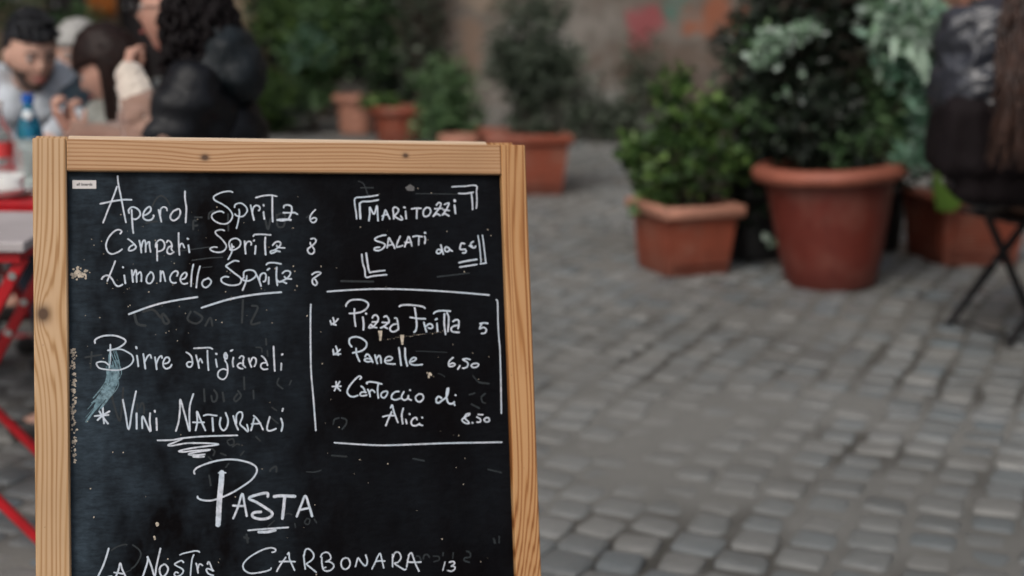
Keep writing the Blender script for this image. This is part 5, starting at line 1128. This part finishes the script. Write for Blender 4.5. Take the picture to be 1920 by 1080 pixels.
# ------------------------------------------------------------------ people
def skin_mat(name, c):
    k = NT(name)
    n = k.noise(12, 4)
    k.col(k.mix(n, tuple(v*0.85 for v in c), (min(1, c[0]*1.15), c[1]*0.98, c[2]*0.95))); k.rough(0.55)
    k.b.inputs['Subsurface Weight'].default_value = 0.06
    k.bump(k.noise(120, 3), 0.1, 0.001)
    return k.m
M['skin'] = skin_mat('light_skin', (0.54, 0.36, 0.275))
M['skin2'] = skin_mat('warm_skin', (0.50, 0.31, 0.235))
M['lips'] = simple('lips', (0.34, 0.10, 0.09), 0.45, 0.05, 20, 0)
M['eye_white'] = simple('eye_white', (0.36, 0.33, 0.31), 0.25, 0.02, 20, 0)
M['iris'] = simple('dark_iris', (0.02, 0.012, 0.01), 0.2, 0.1, 20, 0)
M['hair_black'] = simple('black_hair', (0.007, 0.008, 0.011), 0.55, 0.3, 60, 0.4, 0.004)
M['hair_brown'] = simple('dark_brown_hair', (0.014, 0.0065, 0.005), 0.5, 0.5, 60, 0.2, 0.004, spec=0.18)
M['hair_curly'] = simple('curly_dark_hair', (0.005, 0.003, 0.0034), 0.6, 0.35, 60, 0.2, 0.004, spec=0.15)
M['hair_long'] = simple('long_brown_hair', (0.040, 0.019, 0.013), 0.42, 0.7, 22, 0.3, 0.004, spec=0.35)
M['hair_grey'] = simple('light_grey_hair', (0.34, 0.33, 0.31), 0.6, 0.2, 60, 0.4, 0.004)
M['hair_red'] = simple('auburn_hair', (0.28, 0.085, 0.03), 0.5, 0.3, 60, 0.4, 0.004)
def cloth(name, c, rough=0.9, var=0.2, scale=8, fold=0.5, sheen=0.2, spec=0.3):
    k = NT(name); f = k.noise(scale, 4)
    k.col(k.ramp(f, [(0.3, tuple(v*(1-var) for v in c)), (0.7, tuple(min(1, v*(1+var)) for v in c))])); k.rough(rough)
    k.b.inputs['Sheen Weight'].default_value = sheen; k.b.inputs['Specular IOR Level'].default_value = spec
    b1 = k.bump(k.noise(9, 3, 0.55, dist=1.2), fold, 0.03)
    k.bump(k.noise(420, 2), 0.25, 0.001, base=b1)
    return k.m
M['hoodie'] = cloth('grey_hoodie', (0.47, 0.51, 0.55), sheen=0.3)
M['navy'] = cloth('navy_vest', (0.008, 0.022, 0.034), 0.5, spec=0.5, sheen=0.0)
M['dark_coat'] = cloth('black_down_coat', (0.004, 0.0046, 0.0065), 0.5, spec=0.28, sheen=0.0, fold=0.3)
M['fur'] = cloth('black_fleece', (0.005, 0.009, 0.012), 0.6, fold=0.5, sheen=0.0, spec=0.35)
M['cream'] = cloth('cream_fleece', (0.62, 0.54, 0.46), 0.95, fold=0.7, sheen=0.4)
M['taupe'] = cloth('taupe_fleece', (0.27, 0.165, 0.125), 0.95, fold=0.7, sheen=0.4)
M['greyscarf'] = cloth('grey_scarf', (0.24, 0.245, 0.22), 0.95, fold=0.8)
M['pale_coat'] = cloth('pale_grey_coat', (0.36, 0.35, 0.33), 0.9)
M['jeans'] = cloth('dark_denim', (0.014, 0.018, 0.03), 0.85, sheen=0.0)
M['leather'] = cloth('black_leather', (0.022, 0.024, 0.033), 0.38, fold=0.7, sheen=0.0, spec=0.9, scale=4)
M['plum'] = cloth('dark_plum_cloth', (0.009, 0.0055, 0.0065), 0.8, sheen=0.0, spec=0.2)
M['shoe'] = cloth('dark_shoe', (0.02, 0.018, 0.017), 0.5)

def bake(name, v, f, voxel, smooth_it, mat, parent, disp=None, fac=0.5):
    """fuses overlapping closed solids into one continuous skin"""
    me = bpy.data.meshes.new('tmp'); me.from_pydata([tuple(q) for q in v], [], f); me.update()
    o = bpy.data.objects.new('tmp', me); COL.objects.link(o)
    r_ = o.modifiers.new('r', 'REMESH'); r_.mode = 'VOXEL'; r_.voxel_size = voxel
    if smooth_it:
        s_ = o.modifiers.new('s', 'SMOOTH'); s_.iterations = smooth_it; s_.factor = fac
    dg = bpy.context.evaluated_depsgraph_get(); dg.update()
    out = bpy.data.meshes.new_from_object(o.evaluated_get(dg))
    bpy.data.objects.remove(o); bpy.data.meshes.remove(me)
    if disp is not None:
        n = len(out.vertices); co = np.empty(n*3); out.vertices.foreach_get('co', co); co = co.reshape(-1, 3)
        no = np.empty(n*3); out.vertices.foreach_get('normal', no); no = no.reshape(-1, 3)
        dd = np.array([disp(Vector(c)) for c in co]); co = co + no*dd[:, None]
        out.vertices.foreach_set('co', co.ravel()); out.update()
    out.shade_smooth(); out.materials.clear(); out.materials.append(mat); out.name = name
    ob = bpy.data.objects.new(name, out); COL.objects.link(ob)
    if parent: ob.parent = parent
    return ob

def cap_seg(mb, a, b_, ra, rb, n=14):
    a, b_ = Vector(a), Vector(b_)
    mb.tube([a, b_], [ra, rb], n); mb.ball(a, ra, n); mb.ball(b_, rb, n)
def chain(mb, pts, rs, n=14):
    for i in range(len(pts)-1): cap_seg(mb, pts[i], pts[i+1], rs[i], rs[i+1], n)

def head_verts(scale=1.0, nu=40, nv=28, jaw=1.0):
    """adult head, face towards +y, centre at the ears"""
    v = []; f = []
    for i in range(nv+1):
        th = math.pi*i/nv; z = -math.cos(th)
        for k in range(nu):
            ph = 2*math.pi*k/nu; x = math.sin(th)*math.cos(ph); y = math.sin(th)*math.sin(ph)
            X, Y, Z = x*0.077, y*0.098, z*0.122
            if z < -0.1:
                t_ = (-0.1-z)/0.9; X *= 1-0.38*t_**1.2*jaw
                Y = Y*(1-0.25*t_) + 0.016*t_
                if y < 0: Y *= 1-0.35*t_
            if y > 0:
                g = lambda cx_, cz_, sx, sz: math.exp(-((x-cx_)/sx)**2-((z-cz_)/sz)**2)
                Y += 0.020*g(0, -0.22, 0.13, 0.14) + 0.010*g(0, -0.08, 0.10, 0.16)
                Y -= 0.009*(g(0.40, 0.02, 0.20, 0.12)+g(-0.40, 0.02, 0.20, 0.12))
                Y += 0.006*(g(0.35, 0.2, 0.3, 0.09)+g(-0.35, 0.2, 0.3, 0.09))
                Y += 0.007*g(0, -0.50, 0.22, 0.07) + 0.005*g(0, -0.60, 0.2, 0.06) - 0.004*g(0, -0.68, 0.25, 0.05) + 0.010*g(0, -0.86, 0.3, 0.12)
                Y += 0.004*(g(0.6, -0.2, 0.25, 0.2)+g(-0.6, -0.2, 0.25, 0.2))
            v.append(Vector((X, Y, Z))*scale)
    for i in range(nv):
        for k in range(nu):
            f.append((i*nu+k, i*nu+(k+1) % nu, (i+1)*nu+(k+1) % nu, (i+1)*nu+k))
    return v, f

def hand_geo(mb, wrist, dirv, palm_n, s=1.0, curl=0.6, left=False):
    """palm plus five bent fingers"""
    w = Vector(wrist); d_ = Vector(dirv).normalized(); n_ = Vector(palm_n); n_ = (n_ - d_*n_.dot(d_)).normalized()
    sd = d_.cross(n_)*(1 if left else -1)
    kn = w + d_*0.085*s
    for k in range(4):
        o_ = (k-1.5)*0.020*s
        base = kn + sd*o_; cap_seg(mb, w + sd*o_*0.6, base, 0.014*s, 0.0115*s, 8)
        ln = (0.070, 0.078, 0.074, 0.058)[k]*s; p0 = base; ang = 0.25*curl
        for seg, fr in enumerate((0.45, 0.30, 0.25)):
            dd = (d_*math.cos(ang) + n_*math.sin(ang)).normalized(); p1 = p0 + dd*ln*fr
            cap_seg(mb, p0, p1, (0.0095-0.001*seg)*s, (0.0088-0.001*seg)*s, 8); p0 = p1; ang += curl*0.8
    tb = w + d_*0.03*s - sd*0.026*s; t1 = tb + (d_*0.6 - sd*0.55 + n_*0.4).normalized()*0.042*s; t2 = t1 + (d_*0.8 + n_*0.5).normalized()*0.032*s
    cap_seg(mb, w + d_*0.01 - sd*0.01*s, tb, 0.014*s, 0.013*s, 8); cap_seg(mb, tb, t1, 0.012*s, 0.010*s, 8); cap_seg(mb, t1, t2, 0.010*s, 0.008*s, 8)

def elbow(sh, hd, l1, l2, pole):
    sh, hd = Vector(sh), Vector(hd); dv = hd-sh; D = min(dv.length, (l1+l2)*0.995); u = dv.normalized()
    a = (l1*l1 - l2*l2 + D*D)/(2*D); h = math.sqrt(max(l1*l1-a*a, 0)); p = Vector(pole); p = (p - u*p.dot(u)).normalized()
    return sh + u*a + p*h

class Person:
    def __init__(s, label, pelvis, face, neck, head, hyaw, hpitch, handL, handR, skin, hroll=0, ell=None, elr=None, sc=1.0, palm=(0, 0, -1), hdir=None, curl=0.6):
        """face: heading of the hips in degrees (0 = +y, positive turns left); all points in metres"""
        s.P = Vector(pelvis); a = R(face); s.F = Vector((-math.sin(a), math.cos(a), 0)); s.Rt = Vector((math.cos(a), math.sin(a), 0))
        s.N = Vector(neck); s.H = Vector(head); s.sc = sc
        up = (s.N - s.P).normalized()
        s.SL = s.N - up*0.055 - s.Rt*0.175*sc; s.SR = s.N - up*0.055 + s.Rt*0.175*sc
        s.hl, s.hr = Vector(handL), Vector(handR)
        s.EL = Vector(ell) if ell else elbow(s.SL, s.hl, 0.29, 0.26, -s.Rt*0.6 + Vector((0, 0, -1)))
        s.ER = Vector(elr) if elr else elbow(s.SR, s.hr, 0.29, 0.26, s.Rt*0.6 + Vector((0, 0, -1)))
        s.hips = [s.P - s.Rt*0.09, s.P + s.Rt*0.09]
        s.knees = [h + s.F*0.42 + Vector((0, 0, 0.0)) + q*s.Rt*0.04 for h, q in zip(s.hips, (-1, 1))]
        s.ank = [Vector((k.x, k.y, 0.09)) - s.F*0.03 for k in s.knees]
        s.chest = s.P.lerp(s.N, 0.62)
        s.HM = Matrix.Translation(s.H) @ Matrix.Rotation(R(hyaw), 4, 'Z') @ Matrix.Rotation(R(hpitch), 4, 'X') @ Matrix.Rotation(R(hroll), 4, 'Y')
        mb = MB()
        chain(mb, [s.P, s.P.lerp(s.N, 0.3), s.chest, s.N - up*0.1], [0.125, 0.11, 0.13, 0.09])
        cap_seg(mb, s.SL, s.SR, 0.055, 0.055); chain(mb, [s.N - up*0.08, s.N, s.HM @ Vector((0, -0.02, -0.06))], [0.06, 0.052, 0.055])
        for sh, el, hd in ((s.SL, s.EL, s.hl), (s.SR, s.ER, s.hr)): chain(mb, [sh, el, hd], [0.052, 0.040, 0.027])
        for h, k, an in zip(s.hips, s.knees, s.ank): chain(mb, [h, k, an, an + s.F*0.13 - Vector((0, 0, 0.045))], [0.085, 0.056, 0.034, 0.020])
        v, f = head_verts(); mb.add(v, f, s.HM)
        for q in (-1, 1):
            mb.ball((q*0.079, -0.005, -0.01), (0.010, 0.020, 0.031), 10, s.HM)
        dl = (s.hl - s.EL).normalized(); dr_ = (s.hr - s.ER).normalized()
        if hdir: dl = dr_ = Vector(hdir)
        hand_geo(mb, s.hl, dl, palm, left=True, curl=curl); hand_geo(mb, s.hr, dr_, palm, left=False, curl=curl)
        s.o = bake('person', mb.v, mb.f, 0.0075, 3, skin, None)
        tag(s.o, label, 'person')
        # facial features
        for q in (-1, 1):
            b = MB(); b.ball((q*0.031, 0.0815, 0.003), 0.0115, 12, s.HM); e = b.build('eye', M['eye_white'], s.o, True)
            b = MB(); b.ball((q*0.031, 0.0905, 0.002), (0.0072, 0.0045, 0.0065), 10, s.HM); b.build('iris', M['iris'], e, True)
        b = MB(); b.tube([s.HM @ Vector((x, 0.0975-abs(x)*0.42, -0.064-abs(x)*0.05)) for x in np.linspace(-0.026, 0.026, 7)], [0.002, .0045, .0055, .0045, .0055, .0045, .002], 8)
        b.build('lips', M['lips'], s.o, True)
    def brows(s, mat, th=0.0042):
        for q in (-1, 1):
            b = MB(); b.tube([s.HM @ Vector((q*x, y, z)) for x, y, z in ((0.014, 0.098, 0.020), (0.028, 0.096, 0.026), (0.046, 0.080, 0.022))], [th, th*1.1, th*0.6], 8)
            b.build('eyebrow', mat, s.o, True)
    def top(s, name, mat, fat=0.03, sleeve=0.0, wrist=0.0, hood=None, dispamp=0.008, low=-0.08, neck=0.0, sleeves=True, arms='LR'):
        mb = MB(); up = (s.N - s.P).normalized()
        chain(mb, [s.P + up*low*0.3, s.P.lerp(s.N, 0.3), s.chest, s.N - up*0.09], [0.135+fat, 0.128+fat, 0.145+fat, 0.10+fat])
        cap_seg(mb, s.SL, s.SR, 0.062+fat*0.8, 0.062+fat*0.8)
        if neck: cap_seg(mb, s.N - up*0.07, s.N + up*neck, 0.085, 0.078)
        if sleeves:
            for arm, sh, el, hd in (('L', s.SL, s.EL, s.hl), ('R', s.SR, s.ER, s.hr)):
                if arm not in arms: continue
                wr = el.lerp(hd, 0.90)
                chain(mb, [sh, el, wr], [0.062+fat*0.8, 0.052+fat*0.7, 0.040+fat*0.35])
        if hood: 
            for (c, r_) in hood: mb.ball(s.N + s.F*c[1] + s.Rt*c[0] + Vector((0, 0, c[2])), r_, 14)
        sd = random.random()*50
        f_ = lambda c: dispamp*(mnoise.noise(Vector((c.x*9, c.y*9, c.z*14+sd))) + 0.6*mnoise.noise(Vector((c.x*24, c.y*24, c.z*34+sd))))
        return bake(name, mb.v, mb.f, 0.012, 4, mat, s.o, f_)
    def trousers(s, mat):
        mb = MB()
        chain(mb, [s.hips[0], s.hips[1]], [0.115, 0.115])
        for h, k, an in zip(s.hips, s.knees, s.ank): chain(mb, [h, k, an], [0.10, 0.072, 0.058])
        bake('trousers', mb.v, mb.f, 0.014, 3, mat, s.o)
        for an in s.ank:
            mb = MB(); cap_seg(mb, an - Vector((0, 0, 0.05)), an + s.F*0.14 - Vector((0, 0, 0.055)), 0.042, 0.034)
            bake('shoe', mb.v, mb.f, 0.010, 2, M['shoe'], s.o)
    def hair_shell(s, mat, thick=0.012, hairline=0.36, back=-0.55, fringe=0.0, name='hair'):
        """short hair: thickened scalp above the hairline"""
        v, f = head_verts(); v2 = []; keep = []
        for q in v:
            n_ = Vector((q.x/0.077, q.y/0.098, q.z/0.122))
            v2.append(q*(1 + thick/0.1*(1.0+0.35*mnoise.noise(q*60))) + Vector((0, -0.002, 0.004)))
        def inside(i):
            q = v[i]; z = q.z/0.122; y = q.y/0.098; ax = abs(q.x)/0.077
            if y > 0.30: return z > hairline - fringe + 0.10*ax*0
            if y > -0.05: return z > hairline - (0.30-y)*1.3
            return z > back
        ff = [q for q in f if all(inside(i) for i in q)]
        used = sorted({i for q in ff for i in q}); mp = {u: k for k, u in enumerate(used)}
        vv = [s.HM @ v2[u] for u in used] + [s.HM @ (v[u]*0.96) for u in used]; n = len(used)
        F2 = [tuple(mp[i] for i in q) for q in ff]; F3 = [tuple(mp[i]+n for i in q)[::-1] for q in ff]
        from collections import Counter
        ec = Counter(); 
        for q in F2:
            for a, b_ in zip(q, q[1:]+q[:1]): ec[(a, b_)] += 1
        side = [(b_, a, a+n, b_+n) for (a, b_) in ec if (b_, a) not in ec]
        return mesh_obj(name, vv, F2+F3+side, mat, s.o, True)
    def beard(s, mat):
        v, f = head_verts()
        def inside(i):
            q = v[i]; z = q.z/0.122; y = q.y/0.098; ax = abs(q.x)/0.077
            lip = ax < 0.30 and -0.66 < z < -0.46
            return y > -0.05 and z > -0.93 and ((z < -0.62 or (ax > 0.42 and z < -0.30) or (ax < 0.42 and -0.47 < z < -0.36)) and not lip)
        ff = [q for q in f if all(inside(i) for i in q)]
        used = sorted({i for q in ff for i in q}); mp = {u: k for k, u in enumerate(used)}
        vv = [s.HM @ (v[u]*1.022 + Vector((0, 0.002, 0))) for u in used]
        mesh_obj('beard', vv, [tuple(mp[i] for i in q) for q in ff], mat, s.o, True)

def strands(name, mat, parent, n, rootf, pathf, r0=0.006, seg=9, seed=1, sides=5, r1=0.35):
    """locks of hair: tapered tubes following pathf(i, root, t)"""
    r = random.Random(seed); b = MB()
    for i in range(n):
        root = rootf(r); ph = (r.random(), r.random(), r.random())
        pts = [pathf(root, q/seg, ph) for q in range(seg+1)]
        b.tube(pts, [r0*(1-(1-r1)*(q/seg)**2) for q in range(seg+1)], sides)
    return b.build(name, mat, parent, True, 80)

# --- man in the grey hoodie, far side of the table, facing right and towards us
pm = Person('young man with short black hair and beard in a grey hoodie, far left',
            (-1.72, 5.06, 0.53), 190, (-1.640, 4.84, 0.925), (-1.600, 4.74, 1.040), -142, -12, (-1.42, 4.34, 0.80), (-1.90, 4.45, 0.79), M['skin'])
pm.brows(M['hair_black']); pm.hair_shell(M['hair_black'], 0.013, 0.40, -0.45); pm.beard(simple('short_beard', (0.06, 0.038, 0.03), 0.7, 0.3, 120, 0.3))
pm.top('hoodie', M['hoodie'], 0.022, hood=[((0.0, -0.10, 0.02), (0.13, 0.07, 0.10)), ((0.10, -0.01, 0.0), (0.055, 0.09, 0.085)), ((-0.10, -0.01, 0.0), (0.055, 0.09, 0.085)), ((-0.05, 0.08, -0.06), (0.05, 0.05, 0.07)), ((0.05, 0.08, -0.06), (0.05, 0.05, 0.07))])
def m_root(r): return (r.uniform(-math.pi, math.pi), r.uniform(0.35, 1.5))
def m_path(root, t, ph):
    a, e = root; k = 1.10 + 0.13*t*ph[0]
    x = math.sin(a)*0.078*math.cos(e)*k; y = (math.cos(a)*0.099*math.cos(e) + 0.03*t*(ph[1]))*k; z = (0.123*math.sin(e) + 0.016)*k
    return pm.HM @ Vector((x + 0.01*t*(ph[2]-.5), y, z - 0.008*t))
strands('hair_tufts', M['hair_black'], pm.o, 260, m_root, m_path, 0.006, 3, 21, 4)
def vest(p, mat, name='vest'):
    mb = MB(); up = (p.N - p.P).normalized()
    for q, sh, el in ((-1, p.SL, p.EL), (1, p.SR, p.ER)):
        chain(mb, [sh + p.Rt*q*0.01, sh.lerp(el, 0.75)], [0.098, 0.085])
        chain(mb, [sh - up*0.05 - p.Rt*q*0.03, p.chest + p.Rt*q*0.085 - up*0.12], [0.095, 0.105])
    mb2 = bake(name, mb.v, mb.f, 0.013, 4, mat, p.o, lambda c: 0.006*mnoise.noise(c*22))
    return mb2
vest(pm, M['navy']); pm.trousers(M['jeans'])

# --- brunette with straight hair, in profile to the left
pb = Person('woman with straight dark brown hair and a fringe, head bowed over clasped hands',
            (-1.16, 4.92, 0.53), 118, (-1.215, 4.68, 0.885), (-1.300, 4.60, 1.005), 88, -22, (-1.30, 4.33, 0.80), (-1.335, 4.29, 0.815), M['skin2'],
            palm=(0.6, 0.3, 0.2), hdir=(-0.45, -0.1, 0.8), ell=(-1.16, 4.55, 0.76), elr=(-1.12, 4.36, 0.765), curl=1.3)
pb.brows(M['hair_brown']); pb.hair_shell(M['hair_brown'], 0.020, 0.22, -0.8, 0.06)
def b_root(r):
    a = r.uniform(0.44, 1.0)*math.pi*r.choice((-1, 1)); e = r.uniform(0.1, 1.35)
    return (a, e)
def b_path(root, t, ph):
    a, e = root   # azimuth from the face, starts on the crown and falls straight
    x = math.sin(a)*0.086*math.cos(e*(1-t*1.0)) ; y = math.cos(a)*0.104*math.cos(e*(1-t))-0.012; z = 0.128*math.sin(e*(1-min(1, t*2.2)))
    fall = max(0, t-0.25)*0.40
    p = pb.HM @ Vector((x, min(y, 0.008), z))
    return p + Vector((0.02*t*(ph[0]-.5) + 0.035*t, 0.02*t*(ph[1]-.5), -fall + 0.01*(ph[2]-.5)))
strands('long_hair', M['hair_brown'], pb.o, 260, b_root, b_path, 0.010, 9, 3)
pb.top('fleece_jacket', M['taupe'], 0.035, dispamp=0.012)
mb = MB(); chain(mb, [pb.N + Vector((-.09, -.05, -.02)), pb.N + Vector((-.12, -.12, -.09)), pb.N + Vector((-.06, -.2, -.16)), pb.N + Vector((-.04, -.22, -.26))], [0.07, 0.075, 0.07, 0.06]); chain(mb, [pb.N + Vector((.05, .05, 0)), pb.N + Vector((-.09, -.05, -.02))], [0.085, 0.07])
bake('scarf', mb.v, mb.f, 0.011, 3, M['greyscarf'], pb.o, lambda c: 0.012*mnoise.noise(c*26))
pb.trousers(M['jeans'])

# --- curly-haired woman, nearest, in profile to the left, hand raised to her mouth
pc = Person('woman with glasses and long curly dark hair in a black coat, hand raised',
            (-0.85, 3.95, 0.53), 88, (-0.845, 3.93, 1.045), (-0.922, 3.92, 1.205), 84, 2, (-1.015, 3.76, 1.050), (-1.05, 3.98, 0.80), M['skin2'],
            palm=(0.9, 0.3, -0.2), hdir=(-0.2, 0.7, 0.15), ell=(-0.935, 3.70, 0.83), curl=1.5)
pc.brows(M['hair_curly']); pc.hair_shell(M['hair_curly'], 0.022, 0.42, -0.8)
def c_root(r): return (r.uniform(0.46, 1.0)*math.pi*r.choice((-1, 1)), r.uniform(0.0, 1.4))
def c_path(root, t, ph):
    a, e = root; k = 1 + 0.35*math.sin(min(t*2.5, 1.57))*ph[0]
    x = math.sin(a)*0.095*math.cos(e*(1-t))*k; y = min(math.cos(a)*0.112*math.cos(e*(1-t))*k - 0.012, 0.0); z = 0.14*math.sin(e*(1-min(1, t*2.0)))
    p = pc.HM @ Vector((x, y, z)); w = 0.018*min(1, t*3)
    return p + Vector((w*math.sin(t*22+ph[0]*20) + 0.05*t*ph[1], w*math.cos(t*22+ph[1]*20), -max(0, t-0.2)*0.36*(0.6+0.5*ph[2])))
strands('curly_hair', M['hair_curly'], pc.o, 330, c_root, c_path, 0.010, 22, 5)
b = MB()
for q in (-1, 1):
    b.tube([pc.HM @ Vector((q*0.034+0.024*math.cos(a), 0.104, 0.0+0.021*math.sin(a))) for a in np.linspace(0, 2*math.pi, 18)], 0.0022, 6)
    b.tube([pc.HM @ Vector((q*0.058, 0.104, 0.004)), pc.HM @ Vector((q*0.082, 0.0, 0.006))], 0.002, 6)
b.tube([pc.HM @ Vector((-0.01, 0.106, 0.004)), pc.HM @ Vector((0.01, 0.106, 0.004))], 0.002, 6)
b.build('glasses', M['black_metal'], pc.o, True)
pc.top('down_coat', M['dark_coat'], 0.024, dispamp=0.009, arms='R')
mb = MB(); mb.ball(pc.N + Vector((0.055, -0.03, 0.045)), (0.080, 0.12, 0.090), 18); mb.ball(pc.N + Vector((0.105, -0.03, -0.01)), (0.065, 0.12, 0.085), 18); cap_seg(mb, pc.N + Vector((0.02, -0.1, -0.01)), pc.N + Vector((0.07, 0.09, 0.0)), 0.06, 0.06)
bake('hood', mb.v, mb.f, 0.010, 2, M['fur'], pc.o, lambda c: 0.010*mnoise.noise(c*18) + 0.004*mnoise.noise(c*55))
mb = MB(); chain(mb, [pc.SL, pc.SL.lerp(pc.EL, 0.75)], [0.088, 0.080]); chain(mb, [pc.SL, pc.chest], [0.088, 0.14]); bake('coat_sleeve', mb.v, mb.f, 0.012, 5, M['dark_coat'], pc.o, lambda c: 0.008*mnoise.noise(Vector((c.x*14, c.y*14, c.z*26))) + 0.006*math.sin(c.z*70 + c.x*12))
mb = MB(); wr = pc.EL.lerp(pc.hl, 0.93); chain(mb, [pc.EL.lerp(pc.hl, 0.42), wr], [0.058, 0.040])
bake('cream_cuff', mb.v, mb.f, 0.009, 2, M['cream'], pc.o, lambda c: 0.007*mnoise.noise(c*60))
mb = MB(); chain(mb, [pc.SL.lerp(pc.EL, 0.75), pc.EL, pc.EL.lerp(pc.hl, 0.52)], [0.080, 0.072, 0.062])
bake('taupe_sleeve', mb.v, mb.f, 0.010, 2, M['taupe'], pc.o, lambda c: 0.008*mnoise.noise(c*50))
b = MB(); b.ball(pc.HM @ Vector((-0.0, 0.0, -0.0)), 0.001, 6)
b.v = []; b.f = []; b.ball(pc.HM @ Vector((0.083, 0.0, -0.05)), 0.008, 10); b.build('earring', M['steel'], pc.o, True)
b = MB(); b.box(-0.845, -0.825, 3.765, 3.775, 0.885, 0.905, bev=0.003); b.build('red_tag', M['red_label'], pc.o)
pc.trousers(M['jeans'])

# --- person with light grey hair and pale coat behind the brunette
pg = Person('person with light grey hair and pale grey coat',
            (-1.79, 5.78, 0.45), 150, (-1.71, 5.64, 0.845), (-1.695, 5.58, 0.985), 150, 0, (-1.55, 5.3, 0.78), (-1.85, 5.35, 0.75), M['skin2'])
pg.o['label'] = 'person with light grey hair in a pale grey coat, seated behind the others'
pg.brows(M['hair_grey']); pg.hair_shell(M['hair_grey'], 0.024, 0.25, -0.85); pg.top('coat', M['pale_coat'], 0.045, dispamp=0.012, neck=0.05); pg.trousers(M['jeans'])
folding_chair('folding_chair', 'red folding chair under the grey-haired person at the back', (-1.76, 5.80, 0), 150, M['red'], M['red'])

# --- person in the shiny black jacket, back to us, at the right
pj = Person('person in a creased shiny black leather jacket seated at the right, back to us',
            (1.98, 5.42, 0.585), -62, (1.79, 5.30, 1.19), (1.85, 5.34, 1.385), -62, 0, (2.28, 5.50, 0.80), (2.22, 5.30, 0.78), M['skin2'])
pj.brows(M['hair_red']); pj.hair_shell(M['hair_red'], 0.022, 0.36, -0.9)
mb = MB(); N_, P_ = pj.N, pj.P
chain(mb, [Vector((1.77, 5.30, 0.66)), Vector((1.73, 5.28, 0.78)), Vector((1.705, 5.26, 0.95)), Vector((1.70, 5.25, 1.10))], [0.165, 0.17, 0.185, 0.15])
chain(mb, [Vector((1.62, 5.24, 1.14)), Vector((1.80, 5.20, 1.21))], [0.105, 0.09])
for sh, el, hd in ((pj.SL, pj.EL, pj.hl), (pj.SR, pj.ER, pj.hr)): chain(mb, [sh, el, el.lerp(hd, .9)], [0.10, 0.075, 0.055])
def jk(c):
    a = mnoise.noise(Vector((c.x*7+c.z*5, c.y*7, c.z*13-c.x*6))); b_ = mnoise.noise(Vector((c.x*16+c.z*10, c.y*16, c.z*30-c.x*12)))
    m_ = 0.4 if c.z < 0.88 else 1.0
    return (0.015*(1-abs(a)*2.4) + 0.004*(1-abs(b_)*2))*m_ - 0.004
bake('leather_jacket', mb.v, mb.f, 0.011, 2, M['leather'], pj.o, jk)
mb = MB(); Mk = Matrix.Rotation(R(-8), 4, 'Z'); Mk.translation = (1.725, 5.24, 0); mb.box(-0.185, 0.36, -0.19, 0.19, 0.63, 0.93, Mk, 0.04); mb.box(-0.10, 0.36, -0.16, 0.19, 0.535, 0.75, Mk, 0.03); bake('coat_skirt', mb.v, mb.f, 0.013, 6, M['plum'], pj.o, lambda c: 0.016*mnoise.noise(Vector((c.x*16, c.y*16, c.z*4))))
pj.trousers(M['plum'])

# --- long-haired person at the right edge
ph = Person('person with very long wavy brown hair at the far right edge',
            (2.02, 4.82, 0.54), -80, (1.76, 4.76, 1.10), (1.700, 4.72, 1.31), -70, 0, (2.35, 4.95, 0.80), (2.35, 4.70, 0.78), M['skin'])
ph.brows(M['hair_long']); ph.hair_shell(M['hair_long'], 0.02, 0.4, -0.8)
def h_root(r): return (r.uniform(0.1, 1.0)*math.pi*r.choice((-1, 1)), r.uniform(0.0, 1.4), r.choice((0, 0, 1)))
def h_path(root, t, pz):
    a, e, g_ = root; dx = -0.135 if g_ == 0 else -0.045
    x = math.sin(a)*0.088*math.cos(e*(1-t)); y = min(math.cos(a)*0.105*math.cos(e*(1-t)) - 0.01, 0.04); z = 0.13*math.sin(e*(1-min(1, t*2.2)))
    p = ph.HM @ Vector((x, y, z)); tt = max(0, t-0.15)/0.85
    target = Vector((ph.H.x + dx - 0.02*math.sin(tt*6), ph.H.y-0.14, p.z)) + Vector((0.085*(pz[0]-.5), 0.09*(pz[1]-.5), 0))*(1.1-0.3*tt)
    p = p.lerp(target, min(1, tt*1.3)**1.2)
    return p + Vector((0.010*math.sin(tt*11+pz[0]*5), 0.010*math.cos(tt*9+pz[1]*5), -tt*0.56*(0.62+0.42*pz[2])))
strands('long_hair', M['hair_long'], ph.o, 230, h_root, h_path, 0.0065, 20, 8)
ph.top('dark_coat', M['plum'], 0.03, dispamp=0.01); ph.trousers(M['plum'])
